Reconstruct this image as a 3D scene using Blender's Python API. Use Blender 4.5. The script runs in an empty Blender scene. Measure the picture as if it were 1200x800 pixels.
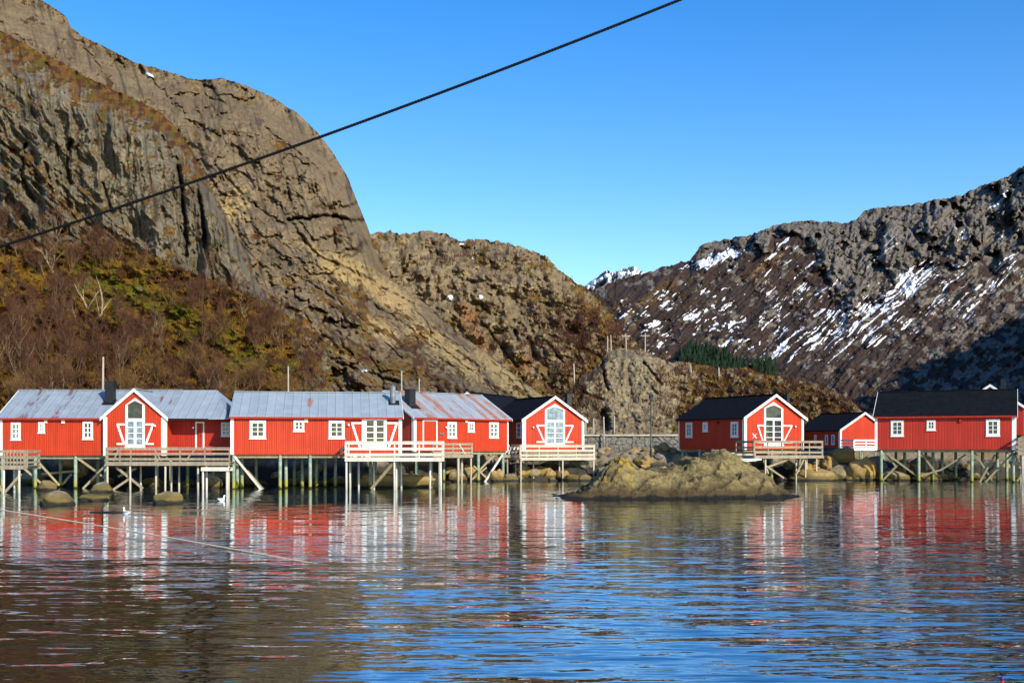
import bpy, bmesh, math, random
import numpy as np
from mathutils import Vector, Matrix

# ------------------------------------------------------------------ camera, light, exposure
SC = bpy.context.scene
COL = SC.collection
RAD = math.radians
PIX = 1333.0           # focal length in the units of the 1200-wide photograph
HOR = 525.0            # horizon row of the photograph
EYE = 2.94             # camera height above the water
SUN_AZ = RAD(36.0)     # the sun stands behind the camera, this far to its right
SUN_EL = RAD(27.0)

cam_d = bpy.data.cameras.new('camera')
cam_d.sensor_width = 36.0
cam_d.lens = 36.0 * PIX / 1200.0
cam_d.shift_y = (HOR - 400.0) / 1200.0
cam_d.clip_start = 0.1
cam_d.clip_end = 20000.0
cam = bpy.data.objects.new('camera', cam_d)
cam.location = (0, 0, EYE)
cam.rotation_euler = (RAD(90), 0, 0)
COL.objects.link(cam)
SC.camera = cam

world = bpy.data.worlds.new('World')
SC.world = world
world.use_nodes = True
wn = world.node_tree
for n in list(wn.nodes):
    wn.nodes.remove(n)
sky = wn.nodes.new('ShaderNodeTexSky')
sky.sky_type = 'NISHITA'
sky.sun_disc = False
sky.sun_elevation = SUN_EL
sky.sun_rotation = RAD(180) - SUN_AZ
sky.altitude = 300.0
sky.air_density = 1.0
sky.dust_density = 0.25
sky.ozone_density = 1.2
hs = wn.nodes.new('ShaderNodeHueSaturation')
hs.inputs['Saturation'].default_value = 1.5
hs.inputs['Hue'].default_value = 0.511
bg = wn.nodes.new('ShaderNodeBackground')
bg.inputs['Strength'].default_value = 0.15
wo = wn.nodes.new('ShaderNodeOutputWorld')
wn.links.new(sky.outputs[0], hs.inputs['Color'])
wn.links.new(hs.outputs[0], bg.inputs['Color'])
wn.links.new(bg.outputs[0], wo.inputs['Surface'])

sun_d = bpy.data.lights.new('sun', 'SUN')
sun_d.energy = 4.7
sun_d.angle = RAD(0.53)
sun_d.color = (1.0, 0.92, 0.77)
sun = bpy.data.objects.new('sun', sun_d)
SUNV = Vector((math.sin(SUN_AZ) * math.cos(SUN_EL), -math.cos(SUN_AZ) * math.cos(SUN_EL), math.sin(SUN_EL)))
sun.rotation_euler = SUNV.to_track_quat('Z', 'Y').to_euler()
sun.location = SUNV * 60
COL.objects.link(sun)

SC.view_settings.view_transform = 'Standard'
SC.view_settings.look = 'None'
SC.view_settings.exposure = 0.55
SC.view_settings.gamma = 1.0
SC.view_settings.use_curve_mapping = False

# ------------------------------------------------------------------ small helpers
rng = random.Random(7)


def X(px, D):
    return (px - 600.0) / PIX * D


def Zy(py, D):
    return EYE + (HOR - py) / PIX * D


def at(px, py, D):
    return Vector((X(px, D), D, Zy(py, D)))


def tag(o, label=None, cat=None, group=None, kind=None):
    if label: o['label'] = label
    if cat: o['category'] = cat
    if group: o['group'] = group
    if kind: o['kind'] = kind
    return o


def empty(name, loc, rz=0.0):
    o = bpy.data.objects.new(name, None)
    o.location = loc
    o.rotation_euler = (0, 0, rz)
    o.empty_display_size = 0.3
    COL.objects.link(o)
    return o


class MB:
    """collects shapes and links them as one mesh object"""
    def __init__(self):
        self.v = []; self.f = []

    def add(self, vs, fs):
        b = len(self.v)
        self.v += [tuple(p) for p in vs]
        self.f += [tuple(b + i for i in q) for q in fs]

    def box(self, a, b):
        x0, y0, z0 = a; x1, y1, z1 = b
        x0, x1 = min(x0, x1), max(x0, x1); y0, y1 = min(y0, y1), max(y0, y1); z0, z1 = min(z0, z1), max(z0, z1)
        self.add([(x0, y0, z0), (x1, y0, z0), (x1, y1, z0), (x0, y1, z0), (x0, y0, z1), (x1, y0, z1), (x1, y1, z1), (x0, y1, z1)],
                 [(0, 3, 2, 1), (4, 5, 6, 7), (0, 1, 5, 4), (1, 2, 6, 5), (2, 3, 7, 6), (3, 0, 4, 7)])

    def prism(self, poly, off):
        """poly: list of 3-D points (planar), off: extrusion vector"""
        n = len(poly); off = Vector(off)
        vs = [Vector(p) for p in poly] + [Vector(p) + off for p in poly]
        fs = [tuple(range(n - 1, -1, -1)), tuple(range(n, 2 * n))]
        for i in range(n):
            j = (i + 1) % n
            fs.append((i, j, n + j, n + i))
        self.add(vs, fs)

    def bar(self, p, q, w, t, up=(0, 0, 1)):
        """rectangular bar from p to q, w across, t along 'up'"""
        p = Vector(p); q = Vector(q); d = (q - p).normalized(); up = Vector(up)
        s = d.cross(up)
        if s.length < 1e-5:
            s = d.cross(Vector((1, 0, 0)))
        s.normalize(); u = s.cross(d).normalized()
        vs = []
        for c in (p, q):
            for a, b in ((-1, -1), (1, -1), (1, 1), (-1, 1)):
                vs.append(c + s * a * w / 2 + u * b * t / 2)
        self.add(vs, [(3, 2, 1, 0), (4, 5, 6, 7), (0, 1, 5, 4), (1, 2, 6, 5), (2, 3, 7, 6), (3, 0, 4, 7)])

    def tube(self, pts, rad, n=6, cap=True):
        pts = [Vector(p) for p in pts]
        if not isinstance(rad, (list, tuple)):
            rad = [rad] * len(pts)
        b = len(self.v); m = len(pts)
        ref = Vector((0.31, 0.17, 0.93))
        for i, p in enumerate(pts):
            d = (pts[min(i + 1, m - 1)] - pts[max(i - 1, 0)]).normalized()
            s = d.cross(ref)
            if s.length < 1e-3:
                s = d.cross(Vector((1, 0, 0)))
            s.normalize(); u = d.cross(s)
            for k in range(n):
                a = 2 * math.pi * k / n
                self.v.append(tuple(p + (s * math.cos(a) + u * math.sin(a)) * rad[i]))
        for i in range(m - 1):
            for k in range(n):
                k2 = (k + 1) % n
                self.f.append((b + i * n + k, b + i * n + k2, b + (i + 1) * n + k2, b + (i + 1) * n + k))
        if cap:
            self.f.append(tuple(b + k for k in range(n - 1, -1, -1)))
            self.f.append(tuple(b + (m - 1) * n + k for k in range(n)))

    def build(self, name, mat, parent=None, smooth=False):
        me = bpy.data.meshes.new(name)
        me.from_pydata(self.v, [], self.f)
        me.validate(); me.update()
        if smooth:
            me.polygons.foreach_set('use_smooth', [True] * len(me.polygons))
        if mat: me.materials.append(mat)
        o = bpy.data.objects.new(name, me)
        COL.objects.link(o)
        if parent: o.parent = parent
        return o


def copy_tree(o, parent=None):
    c = o.copy(); COL.objects.link(c)
    if parent: c.parent = parent
    for ch in list(o.children):
        copy_tree(ch, c)
    return c


# ------------------------------------------------------------------ numpy noise
def _hash(ix, iy, seed):
    with np.errstate(over='ignore'):
        h = (ix.astype(np.uint32) * np.uint32(374761393) + iy.astype(np.uint32) * np.uint32(668265263) + np.uint32(seed * 974711 + 1013))
        h = (h ^ (h >> np.uint32(13))) * np.uint32(1274126177)
        h = h ^ (h >> np.uint32(16))
    return h


_GC = np.cos(np.arange(1024) * 2 * math.pi / 1024); _GS = np.sin(np.arange(1024) * 2 * math.pi / 1024)


def gn(x, y, seed=0):
    """2-D gradient noise, about -1..1"""
    x = np.asarray(x, dtype=np.float64); y = np.asarray(y, dtype=np.float64)
    x, y = np.broadcast_arrays(x, y)
    fx = np.floor(x); fy = np.floor(y)
    ix = fx.astype(np.int64); iy = fy.astype(np.int64)
    dx = x - fx; dy = y - fy
    sx = dx * dx * dx * (dx * (dx * 6 - 15) + 10); sy = dy * dy * dy * (dy * (dy * 6 - 15) + 10)

    def g(i, j, ax, ay):
        a = _hash(ix + i, iy + j, seed) >> np.uint32(22)
        return _GC[a] * ax + _GS[a] * ay
    n00 = g(0, 0, dx, dy); n10 = g(1, 0, dx - 1, dy); n01 = g(0, 1, dx, dy - 1); n11 = g(1, 1, dx - 1, dy - 1)
    a = n00 + (n10 - n00) * sx; b = n01 + (n11 - n01) * sx
    return (a + (b - a) * sy) * 1.5


def fbm(x, y, octv=5, seed=0, gain=0.5, lac=2.03):
    s = 0.0; a = 1.0; t = 0.0
    for k in range(octv):
        s = s + a * gn(x, y, seed + k * 17); t += a
        x = x * lac + 3.7; y = y * lac + 1.3; a *= gain
    return s / t * 1.6


def ridged(x, y, octv=5, seed=0, gain=0.5, lac=2.05):
    """0..1, sharp crests at 1"""
    s = 0.0; a = 1.0; t = 0.0
    for k in range(octv):
        s = s + a * (1 - np.minimum(1, np.abs(gn(x, y, seed + k * 13)) * 1.6)); t += a
        x = x * lac + 5.1; y = y * lac + 2.9; a *= gain
    return s / t


def cells(x, y, seed=0):
    """worley: distance to nearest, second minus nearest, and cell id value"""
    fx = np.floor(x).astype(np.int64); fy = np.floor(y).astype(np.int64)
    d1 = np.full(np.shape(x), 9.0); d2 = np.full(np.shape(x), 9.0); idv = np.zeros(np.shape(x))
    for i in (-1, 0, 1):
        for j in (-1, 0, 1):
            h = _hash(fx + i, fy + j, seed); h2 = _hash(fx + i, fy + j, seed + 91)
            cx = fx + i + h.astype(np.float64) / 4294967296.0; cy = fy + j + h2.astype(np.float64) / 4294967296.0
            d = np.hypot(x - cx, y - cy)
            nearer = d < d1
            d2 = np.where(nearer, d1, np.minimum(d2, d))
            idv = np.where(nearer, (h >> np.uint32(7)).astype(np.float64) % 1000 / 1000.0, idv)
            d1 = np.where(nearer, d, d1)
    return d1, d2 - d1, idv


def sstep(a, b, x):
    t = np.clip((x - a) / (b - a), 0, 1)
    return t * t * (3 - 2 * t)


def pl(pts, x):
    p = np.array(pts, dtype=float)
    return np.interp(x, p[:, 0], p[:, 1])


def seg_dist(px, py, pts):
    """distance in pixels of every (px,py) to a polyline"""
    d = np.full(np.shape(px), 1e9)
    for (x0, y0), (x1, y1) in zip(pts[:-1], pts[1:]):
        vx, vy = x1 - x0, y1 - y0
        t = np.clip(((px - x0) * vx + (py - y0) * vy) / (vx * vx + vy * vy), 0, 1)
        d = np.minimum(d, np.hypot(px - x0 - t * vx, py - y0 - t * vy))
    return d


# ------------------------------------------------------------------ materials
def mat_new(name):
    m = bpy.data.materials.new(name)
    m.use_nodes = True
    t = m.node_tree
    for n in list(t.nodes):
        t.nodes.remove(n)
    out = t.nodes.new('ShaderNodeOutputMaterial')
    b = t.nodes.new('ShaderNodeBsdfPrincipled')
    t.links.new(b.outputs[0], out.inputs[0])
    return m, t, b


class NT:
    """shorthand for wiring nodes"""
    def __init__(self, t):
        self.t = t

    def n(self, kind, **kw):
        o = self.t.nodes.new(kind)
        for k, v in kw.items():
            setattr(o, k, v)
        return o

    def set(self, sock, v):
        if hasattr(v, 'is_linked') or hasattr(v, 'links'):
            self.t.links.new(v, sock)
        else:
            sock.default_value = v

    def math(self, op, a, b=None, clamp=False):
        o = self.n('ShaderNodeMath', operation=op, use_clamp=clamp)
        self.set(o.inputs[0], a)
        if b is not None: self.set(o.inputs[1], b)
        return o.outputs[0]

    def mix(self, f, a, b, blend='MIX'):
        o = self.n('ShaderNodeMix', data_type='RGBA', blend_type=blend)
        self.set(o.inputs[0], f)
        for s, v in ((o.inputs[6], a), (o.inputs[7], b)):
            if isinstance(v, tuple) and len(v) == 3: v = (*v, 1)
            self.set(s, v)
        return o.outputs[2]

    def noise(self, vec, scale, detail=4, rough=0.55, dist=0.0):
        o = self.n('ShaderNodeTexNoise')
        if vec is not None: self.t.links.new(vec, o.inputs['Vector'])
        o.inputs['Scale'].default_value = scale; o.inputs['Detail'].default_value = detail
        o.inputs['Roughness'].default_value = rough; o.inputs['Distortion'].default_value = dist
        return o.outputs[0]

    def ramp(self, f, a, b):
        o = self.n('ShaderNodeMapRange', clamp=True, interpolation_type='SMOOTHSTEP')
        self.set(o.inputs[0], f)
        o.inputs[1].default_value = a; o.inputs[2].default_value = b
        return o.outputs[0]

    def coord(self, which='Object', scale=(1, 1, 1), rot=(0, 0, 0)):
        c = self.n('ShaderNodeTexCoord')
        m = self.n('ShaderNodeMapping')
        m.inputs['Scale'].default_value = scale; m.inputs['Rotation'].default_value = rot
        self.t.links.new(c.outputs[which], m.inputs[0])
        return m.outputs[0]

    def bump(self, h, strength, dist, b):
        o = self.n('ShaderNodeBump')
        o.inputs['Strength'].default_value = strength; o.inputs['Distance'].default_value = dist
        self.t.links.new(h, o.inputs['Height'])
        self.t.links.new(o.outputs[0], b.inputs['Normal'])


def setp(b, color=None, rough=0.8, spec=0.3, metal=0.0):
    if color is not None: b.inputs['Base Color'].default_value = (*color, 1)
    b.inputs['Roughness'].default_value = rough
    b.inputs['Specular IOR Level'].default_value = spec
    b.inputs['Metallic'].default_value = metal


def m_paint(name, c1, c2, wear=(0.3, 0.25, 0.2), wear_amt=0.1, rough=0.65, boards=0.0):
    """painted or bare timber; 'boards' is the width of upright cladding boards"""
    m, t, b = mat_new(name); k = NT(t)
    co = k.coord()
    streak = k.noise(k.coord(scale=(6, 6, 0.35)), 1.0, 5, 0.6)
    big = k.noise(co, 0.55, 4, 0.55)
    col = k.mix(k.ramp(streak, 0.3, 0.72), c1, c2)
    col = k.mix(k.math('MULTIPLY', k.ramp(big, 0.35, 0.7), 0.45), col, tuple(0.72 * x for x in c1))
    fine = k.noise(k.coord(scale=(30, 30, 3)), 1.0, 3, 0.6)
    col = k.mix(k.math('MULTIPLY', k.ramp(k.math('ADD', fine, k.math('MULTIPLY', big, 0.4)), 0.84, 0.98), wear_amt * 4, True), col, wear)
    h = fine
    if boards:
        s = k.n('ShaderNodeSeparateXYZ'); t.links.new(co, s.inputs[0])
        u = k.math('DIVIDE', k.math('ADD', s.outputs[0], s.outputs[1]), boards)
        fr = k.math('FRACT', u)
        wn_ = k.n('ShaderNodeTexWhiteNoise', noise_dimensions='1D')
        t.links.new(k.math('FLOOR', u), wn_.inputs['W'])
        col = k.mix(k.math('MULTIPLY', wn_.outputs[0], 0.55), col, tuple(0.6 * x for x in c2))
        edge = k.math('ABSOLUTE', k.math('SUBTRACT', fr, 0.5))
        groove = k.ramp(edge, 0.38, 0.48)
        h = k.math('SUBTRACT', k.math('MULTIPLY', fine, 0.12), groove)
        k.bump(h, 1.0, 0.04, b)
    else:
        k.bump(h, 0.3, 0.01, b)
    t.links.new(col, b.inputs['Base Color'])
    setp(b, None, rough, 0.3)
    return m


def m_metal_roof(name, c, rust_amt, spot=None, spot_r=0.5, panel=0.62, ribax=0, rust=((0.36, 0.13, 0.03), (0.22, 0.07, 0.03))):
    m, t, b = mat_new(name); k = NT(t)
    co = k.coord()
    s = k.n('ShaderNodeSeparateXYZ'); t.links.new(co, s.inputs[0])
    u = k.math('DIVIDE', s.outputs[ribax], panel)
    fr = k.math('FRACT', u)
    w = k.n('ShaderNodeTexWhiteNoise', noise_dimensions='1D'); t.links.new(k.math('FLOOR', u), w.inputs['W'])
    col = k.mix(k.math('MULTIPLY', w.outputs[0], 0.38), c, tuple(x * 0.66 for x in c))
    blot = k.noise(co, 1.3, 5, 0.6)
    col = k.mix(k.math('MULTIPLY', k.ramp(blot, 0.42, 0.68), 0.45), col, (0.32, 0.355, 0.385))
    drip = k.noise(k.coord(scale=(5, 0.7, 0.7) if ribax == 0 else (0.7, 5, 0.7)), 1.0, 5, 0.62)
    rn = k.noise(k.coord(scale=(2.2, 0.55, 0.55) if ribax == 0 else (0.55, 2.2, 0.55)), 1.3, 6, 0.65)
    rmask = k.ramp(k.math('ADD', k.math('MULTIPLY', rn, 0.75), k.math('MULTIPLY', w.outputs[0], 0.3)), 0.72 - 0.22 * rust_amt, 0.80 - 0.20 * rust_amt)
    if rust_amt <= 0: rmask = 0.0
    if spot is not None:
        d = k.n('ShaderNodeVectorMath', operation='DISTANCE'); t.links.new(k.coord(scale=(4, 1, 1)), d.inputs[0]); d.inputs[1].default_value = (spot[0] * 4, spot[1], spot[2])
        sm = k.ramp(k.math('ADD', d.outputs['Value'], k.math('MULTIPLY', k.math('SUBTRACT', k.noise(k.coord(scale=(5, 2, 2)), 1.5, 4, 0.7), 0.5), 2.2)), spot_r, spot_r * 0.6)
        rmask = k.math('MAXIMUM', rmask, sm) if rust_amt > 0 else sm
    rcol = k.mix(k.ramp(k.noise(co, 5, 4, 0.6), 0.35, 0.65), *rust)
    if rust_amt > 0 or spot is not None:
        col = k.mix(k.math('MULTIPLY', rmask, 0.85), col, rcol)
    col = k.mix(k.math('MULTIPLY', k.ramp(drip, 0.5, 0.75), 0.3), col, (0.18, 0.20, 0.215))
    t.links.new(col, b.inputs['Base Color'])
    rib = k.ramp(k.math('ABSOLUTE', k.math('SUBTRACT', fr, 0.5)), 0.40, 0.47)
    k.bump(rib, 0.8, 0.03, b)
    setp(b, None, 0.5, 0.35, 0.0)
    return m


def m_plain(name, c, rough=0.7, spec=0.3, var=0.35, scale=3.0):
    m, t, b = mat_new(name); k = NT(t)
    nz = k.noise(k.coord(), scale, 5, 0.6)
    col = k.mix(k.math('MULTIPLY', k.ramp(nz, 0.3, 0.7), 1.0), tuple(x * (1 - var) for x in c), tuple(min(1, x * (1 + var)) for x in c))
    t.links.new(col, b.inputs['Base Color'])
    k.bump(nz, 0.25, 0.02, b)
    setp(b, None, rough, spec)
    return m


def m_stilt(name):
    """pale green painted pole, weed and lichen where high water reaches"""
    m, t, b = mat_new(name); k = NT(t)
    g = k.n('ShaderNodeNewGeometry'); s = k.n('ShaderNodeSeparateXYZ'); t.links.new(g.outputs['Position'], s.inputs[0])
    nz = k.noise(g.outputs['Position'], 3.0, 4, 0.6)
    zz = k.math('ADD', s.outputs[2], k.math('MULTIPLY', k.math('SUBTRACT', nz, 0.5), 0.7))
    col = k.mix(k.ramp(nz, 0.35, 0.65), (0.14, 0.20, 0.135), (0.26, 0.31, 0.23))
    col = k.mix(k.ramp(zz, 0.75, 0.35), col, (0.30, 0.30, 0.05))
    col = k.mix(k.ramp(zz, 0.22, 0.02), col, (0.03, 0.03, 0.012))
    t.links.new(col, b.inputs['Base Color']); k.bump(nz, 0.4, 0.02, b)
    setp(b, None, 0.75, 0.3)
    return m


def m_glass(name, base=(0.015, 0.02, 0.02), rough=0.04):
    m, t, b = mat_new(name); k = NT(t)
    nz = k.noise(k.coord(), 2.2, 3, 0.5)
    t.links.new(k.mix(k.ramp(nz, 0.35, 0.7), base, tuple(2.2 * x + 0.01 for x in base)), b.inputs['Base Color'])
    setp(b, None, rough, 0.55)
    return m


def m_boulder(name, c1, c2, moss=(0.16, 0.125, 0.04), moss_amt=0.5, lichen=0.0, scale=1.0, tide_shade=None):
    m, t, b = mat_new(name); k = NT(t)
    g = k.n('ShaderNodeNewGeometry'); pos = g.outputs['Position']
    s = k.n('ShaderNodeSeparateXYZ'); t.links.new(pos, s.inputs[0])
    n1 = k.noise(pos, 0.9 * scale, 6, 0.62, 0.4); n2 = k.noise(pos, 4.0 * scale, 6, 0.7); n3 = k.noise(pos, 0.5 * scale, 4, 0.6)
    col = k.mix(k.ramp(n1, 0.35, 0.65), c1, c2)
    col = k.mix(k.ramp(n2, 0.45, 0.75), col, tuple(x * 0.5 for x in c1))
    mm = k.math('MULTIPLY', k.ramp(k.math('ADD', k.math('MULTIPLY', n3, 0.6), k.math('MULTIPLY', n2, 0.4)), 0.45, 0.6), moss_amt)
    col = k.mix(mm, col, moss)
    if lichen:
        lm = k.math('MULTIPLY', k.ramp(k.math('ADD', k.math('MULTIPLY', n1, 0.5), k.math('MULTIPLY', n2, 0.5)), 0.54, 0.62), lichen)
        col = k.mix(lm, col, (0.45, 0.23, 0.015))
    zz = k.math('ADD', s.outputs[2], k.math('MULTIPLY', k.math('SUBTRACT', n1, 0.5), 0.35))
    col = k.mix(k.ramp(zz, 0.62, 0.35), col, (0.115, 0.085, 0.022))
    col = k.mix(k.ramp(zz, 0.24, 0.10), col, (0.018, 0.016, 0.012))
    if tide_shade:
        col = k.mix(k.ramp(zz, tide_shade[0], tide_shade[1]), col, (0.030, 0.026, 0.017))  # darker low band: wet rock, with shade put into the colour
    t.links.new(col, b.inputs['Base Color'])
    k.bump(k.math('ADD', n1, k.math('MULTIPLY', n2, 0.5)), 0.7, 0.12 / scale, b)
    setp(b, None, 0.85, 0.3)
    return m


M = {}
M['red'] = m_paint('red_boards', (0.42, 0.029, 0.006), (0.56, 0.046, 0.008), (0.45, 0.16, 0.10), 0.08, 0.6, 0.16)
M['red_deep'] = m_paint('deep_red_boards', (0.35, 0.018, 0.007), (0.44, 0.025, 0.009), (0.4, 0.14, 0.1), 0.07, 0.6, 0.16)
M['red_wide'] = m_paint('red_battens', (0.38, 0.022, 0.009), (0.46, 0.028, 0.011), (0.4, 0.14, 0.1), 0.06, 0.6, 0.24)
M['white'] = m_paint('white_paint', (0.66, 0.67, 0.65), (0.76, 0.77, 0.75), (0.5, 0.48, 0.42), 0.10, 0.55)
M['deck'] = m_paint('weathered_pale_boards', (0.38, 0.33, 0.25), (0.50, 0.44, 0.34), (0.24, 0.19, 0.13), 0.25, 0.8)
M['deck_old'] = m_paint('grey_brown_boards', (0.20, 0.165, 0.115), (0.32, 0.27, 0.19), (0.16, 0.12, 0.08), 0.2, 0.85)
M['deck_white'] = m_paint('whitewashed_boards', (0.46, 0.43, 0.36), (0.60, 0.57, 0.49), (0.28, 0.24, 0.17), 0.25, 0.75)
M['timber'] = m_paint('brace_timber', (0.22, 0.18, 0.10), (0.32, 0.27, 0.16), (0.2, 0.2, 0.08), 0.2, 0.85)
M['stilt'] = m_stilt('green_pole_paint')
M['roof_metal'] = m_metal_roof('grey_sheet_roof', (0.235, 0.285, 0.33), 0.0)
M['roof_wine'] = m_metal_roof('grey_sheet_roof_stained', (0.225, 0.27, 0.315), 0.36, rust=((0.16, 0.060, 0.045), (0.11, 0.040, 0.040)))
M['roof_rust'] = m_metal_roof('rusty_sheet_roof', (0.25, 0.29, 0.33), 0.74)
M['roof_black'] = m_plain('black_felt_roof', (0.0055, 0.0065, 0.009), 0.85, 0.08, 0.3, 2.0)
M['black'] = m_plain('black_metal', (0.008, 0.008, 0.009), 0.5, 0.4)
M['zinc'] = m_plain('dull_zinc', (0.12, 0.14, 0.15), 0.45, 0.5)
M['glass'] = m_glass('dark_glass')
M['curtain'] = m_glass('curtained_glass', (0.085, 0.085, 0.075), 0.12)
M['glass_blue'] = m_glass('sky_glass', (0.09, 0.13, 0.16), 0.04)
M['cream'] = m_plain('cream_plastic', (0.62, 0.52, 0.36), 0.5, 0.3, 0.1)
M['pole'] = m_paint('grey_pole_wood', (0.30, 0.27, 0.22), (0.40, 0.36, 0.30), (0.2, 0.17, 0.12), 0.15, 0.85)
M['pole_dark'] = m_plain('dark_green_steel', (0.03, 0.045, 0.045), 0.5, 0.4)
# ------------------------------------------------------------------ terrain
def m_terrain(name, rockA, rockB, pale, stain, ochre, green, heather, snowc=(0.72, 0.76, 0.82), grain=1.0, bump=1.0, scree=(0.20, 0.09, 0.04)):
    m, t, b = mat_new(name); k = NT(t)
    a1 = k.n('ShaderNodeAttribute', attribute_name='ground_a'); a2 = k.n('ShaderNodeAttribute', attribute_name='ground_b')
    s1 = k.n('ShaderNodeSeparateColor'); t.links.new(a1.outputs['Color'], s1.inputs[0])
    s2 = k.n('ShaderNodeSeparateColor'); t.links.new(a2.outputs['Color'], s2.inputs[0])
    g = k.n('ShaderNodeNewGeometry'); pos = g.outputs['Position']
    n1 = k.noise(pos, 0.22 * grain, 6, 0.62, 0.3)
    n2 = k.noise(pos, 1.3 * grain, 6, 0.68)
    n3 = k.noise(pos, 0.05 * grain, 5, 0.6)
    rock = k.mix(k.ramp(k.math('ADD', k.math('MULTIPLY', n1, 0.5), k.math('MULTIPLY', n3, 0.5)), 0.38, 0.62), rockA, rockB)
    rock = k.mix(s1.outputs[1], rock, pale)
    n4 = k.noise(pos, 0.5 * grain, 6, 0.7, 0.6)
    rock = k.mix(k.math('MULTIPLY', k.ramp(n4, 0.52, 0.68), 0.55), rock, (rockA[0] * 0.95, rockA[1] * 0.70, rockA[2] * 0.50))
    rock = k.mix(k.math('MULTIPLY', k.ramp(n2, 0.48, 0.70), 0.75), rock, tuple(x * 0.40 for x in rockA))
    rock = k.mix(k.math('MULTIPLY', k.ramp(n2, 0.48, 0.30), 0.6), rock, tuple(min(1, x * 1.5) for x in rockB))
    rock = k.mix(a1.outputs['Alpha'], rock, stain)
    vg = k.mix(s2.outputs[0], ochre, green)
    vg = k.mix(s2.outputs[1], vg, heather)
    vg = k.mix(k.math('MULTIPLY', k.ramp(n2, 0.42, 0.66), 0.65), vg, tuple(x * 0.6 for x in heather))
    vg = k.mix(k.math('MULTIPLY', k.ramp(n1, 0.55, 0.7), 0.35), vg, tuple(min(1, 1.5 * x) for x in ochre))
    e = k.math('ADD', s1.outputs[0], k.math('MULTIPLY', k.math('SUBTRACT', n2, 0.5), 0.9))
    col = k.mix(k.ramp(e, 0.38, 0.60), rock, vg)
    col = k.mix(s2.outputs[2], col, scree)
    e2 = k.math('ADD', s1.outputs[2], k.math('MULTIPLY', k.math('SUBTRACT', n2, 0.5), 0.6))
    sn = k.ramp(e2, 0.42, 0.58)
    col = k.mix(sn, col, snowc)
    t.links.new(col, b.inputs['Base Color'])
    h = k.math('ADD', n1, k.math('ADD', k.math('MULTIPLY', n2, 0.8), k.math('MULTIPLY', n4, 0.8)))
    h = k.math('MULTIPLY', h, k.math('SUBTRACT', 1.0, k.math('MULTIPLY', sn, 0.8)))
    k.bump(h, 0.75, 0.5 * bump / grain, b)
    setp(b, None, 0.92, 0.15)
    return m


BODY = {}


def relief(name, crest, base_y, Dfn, x0, x1, step, nv, disp, masks, mat, rough=1.2, back=0.5, seed=1, vpow=1.0):
    px = np.arange(x0, x1 + step * 0.5, step)
    v = np.linspace(0, 1, nv) ** vpow
    yc = pl(crest, px) + fbm(px / 11.0, px * 0 + seed, 4, seed) * rough * 1.3 + fbm(px / 2.7, px * 0 + seed, 2, seed + 5) * rough * 0.5
    PXg, Vg = np.meshgrid(px, v)
    by = base_y if np.isscalar(base_y) else pl(base_y, px)[None, :]
    PYg = by + (yc[None, :] - by) * Vg
    D0 = Dfn(PXg, Vg, PYg)
    mpp = D0 / PIX
    D = D0 + disp(PXg, PYg, (PXg - 600) * mpp, (HOR - PYg) * mpp, Vg)
    P = np.stack([(PXg - 600) / PIX * D, D, EYE + (HOR - PYg) / PIX * D], -1)
    # the far side of the crest
    top = P[-1]
    rows = []
    for q in (0.06, 0.15, 0.3, 0.55, 1.0):
        d = top[:, 1] * (1 + back * q)
        r = np.stack([top[:, 0] * (1 + back * q), d, top[:, 2] * (1 - 1.1 * q ** 1.3) - 2 * q], -1)
        rows.append(r)
    full = np.concatenate([P, np.array(rows)], 0)
    nr, nc = full.shape[:2]
    du = np.gradient(P, axis=1); dv = np.gradient(P, axis=0)
    N = np.cross(du, dv); N /= np.linalg.norm(N, axis=-1, keepdims=True) + 1e-9
    N *= np.sign(-N[..., 1:2] + 1e-9)
    a, bm = masks(PXg, PYg, P[..., 0], P[..., 2], Vg, N)
    A = np.zeros((nr, nc, 4)); B = np.zeros((nr, nc, 4))
    for i in range(4): A[:nv, :, i] = np.clip(a[i], 0, 1)
    for i in range(3): B[:nv, :, i] = np.clip(bm[i], 0, 1)
    A[nv:] = A[nv - 1]; B[nv:] = B[nv - 1]; B[..., 3] = 1
    me = bpy.data.meshes.new(name)
    me.vertices.add(nr * nc)
    me.vertices.foreach_set('co', full.reshape(-1).astype(np.float32))
    idx = np.arange(nr * nc).reshape(nr, nc)
    q = np.stack([idx[:-1, :-1], idx[:-1, 1:], idx[1:, 1:], idx[1:, :-1]], -1).reshape(-1, 4)
    me.loops.add(q.size); me.loops.foreach_set('vertex_index', q.reshape(-1).astype(np.int32))
    me.polygons.add(len(q))
    me.polygons.foreach_set('loop_start', np.arange(0, q.size, 4, dtype=np.int32))
    me.polygons.foreach_set('loop_total', np.full(len(q), 4, dtype=np.int32))
    me.polygons.foreach_set('use_smooth', np.ones(len(q), dtype=bool))
    for nm, arr in (('ground_a', A), ('ground_b', B)):
        at_ = me.color_attributes.new(nm, 'FLOAT_COLOR', 'POINT')
        at_.data.foreach_set('color', arr.reshape(-1).astype(np.float32))
    me.update(calc_edges=True); me.validate()
    me.materials.append(mat)
    o = bpy.data.objects.new(name, me); COL.objects.link(o)
    tag(o, kind='structure')
    BODY[name] = (px, PYg, P, N)
    return o


def on_body(name, px, py):
    pxs, PY, P, N = BODY[name]
    i = int(np.clip(np.searchsorted(pxs, px), 0, len(pxs) - 1))
    j = int(np.argmin(np.abs(PY[:, i] - py)))
    return Vector(P[j, i])


def rot2(x, y, deg):
    c, s = math.cos(RAD(deg)), math.sin(RAD(deg))
    return x * c + y * s, -x * s + y * c      # along, across


def blob(px, py, cx, cy, rx, ry, deg=0):
    a, b = rot2(px - cx, py - cy, deg)
    return np.exp(-((a / rx) ** 2 + (b / ry) ** 2))


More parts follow.
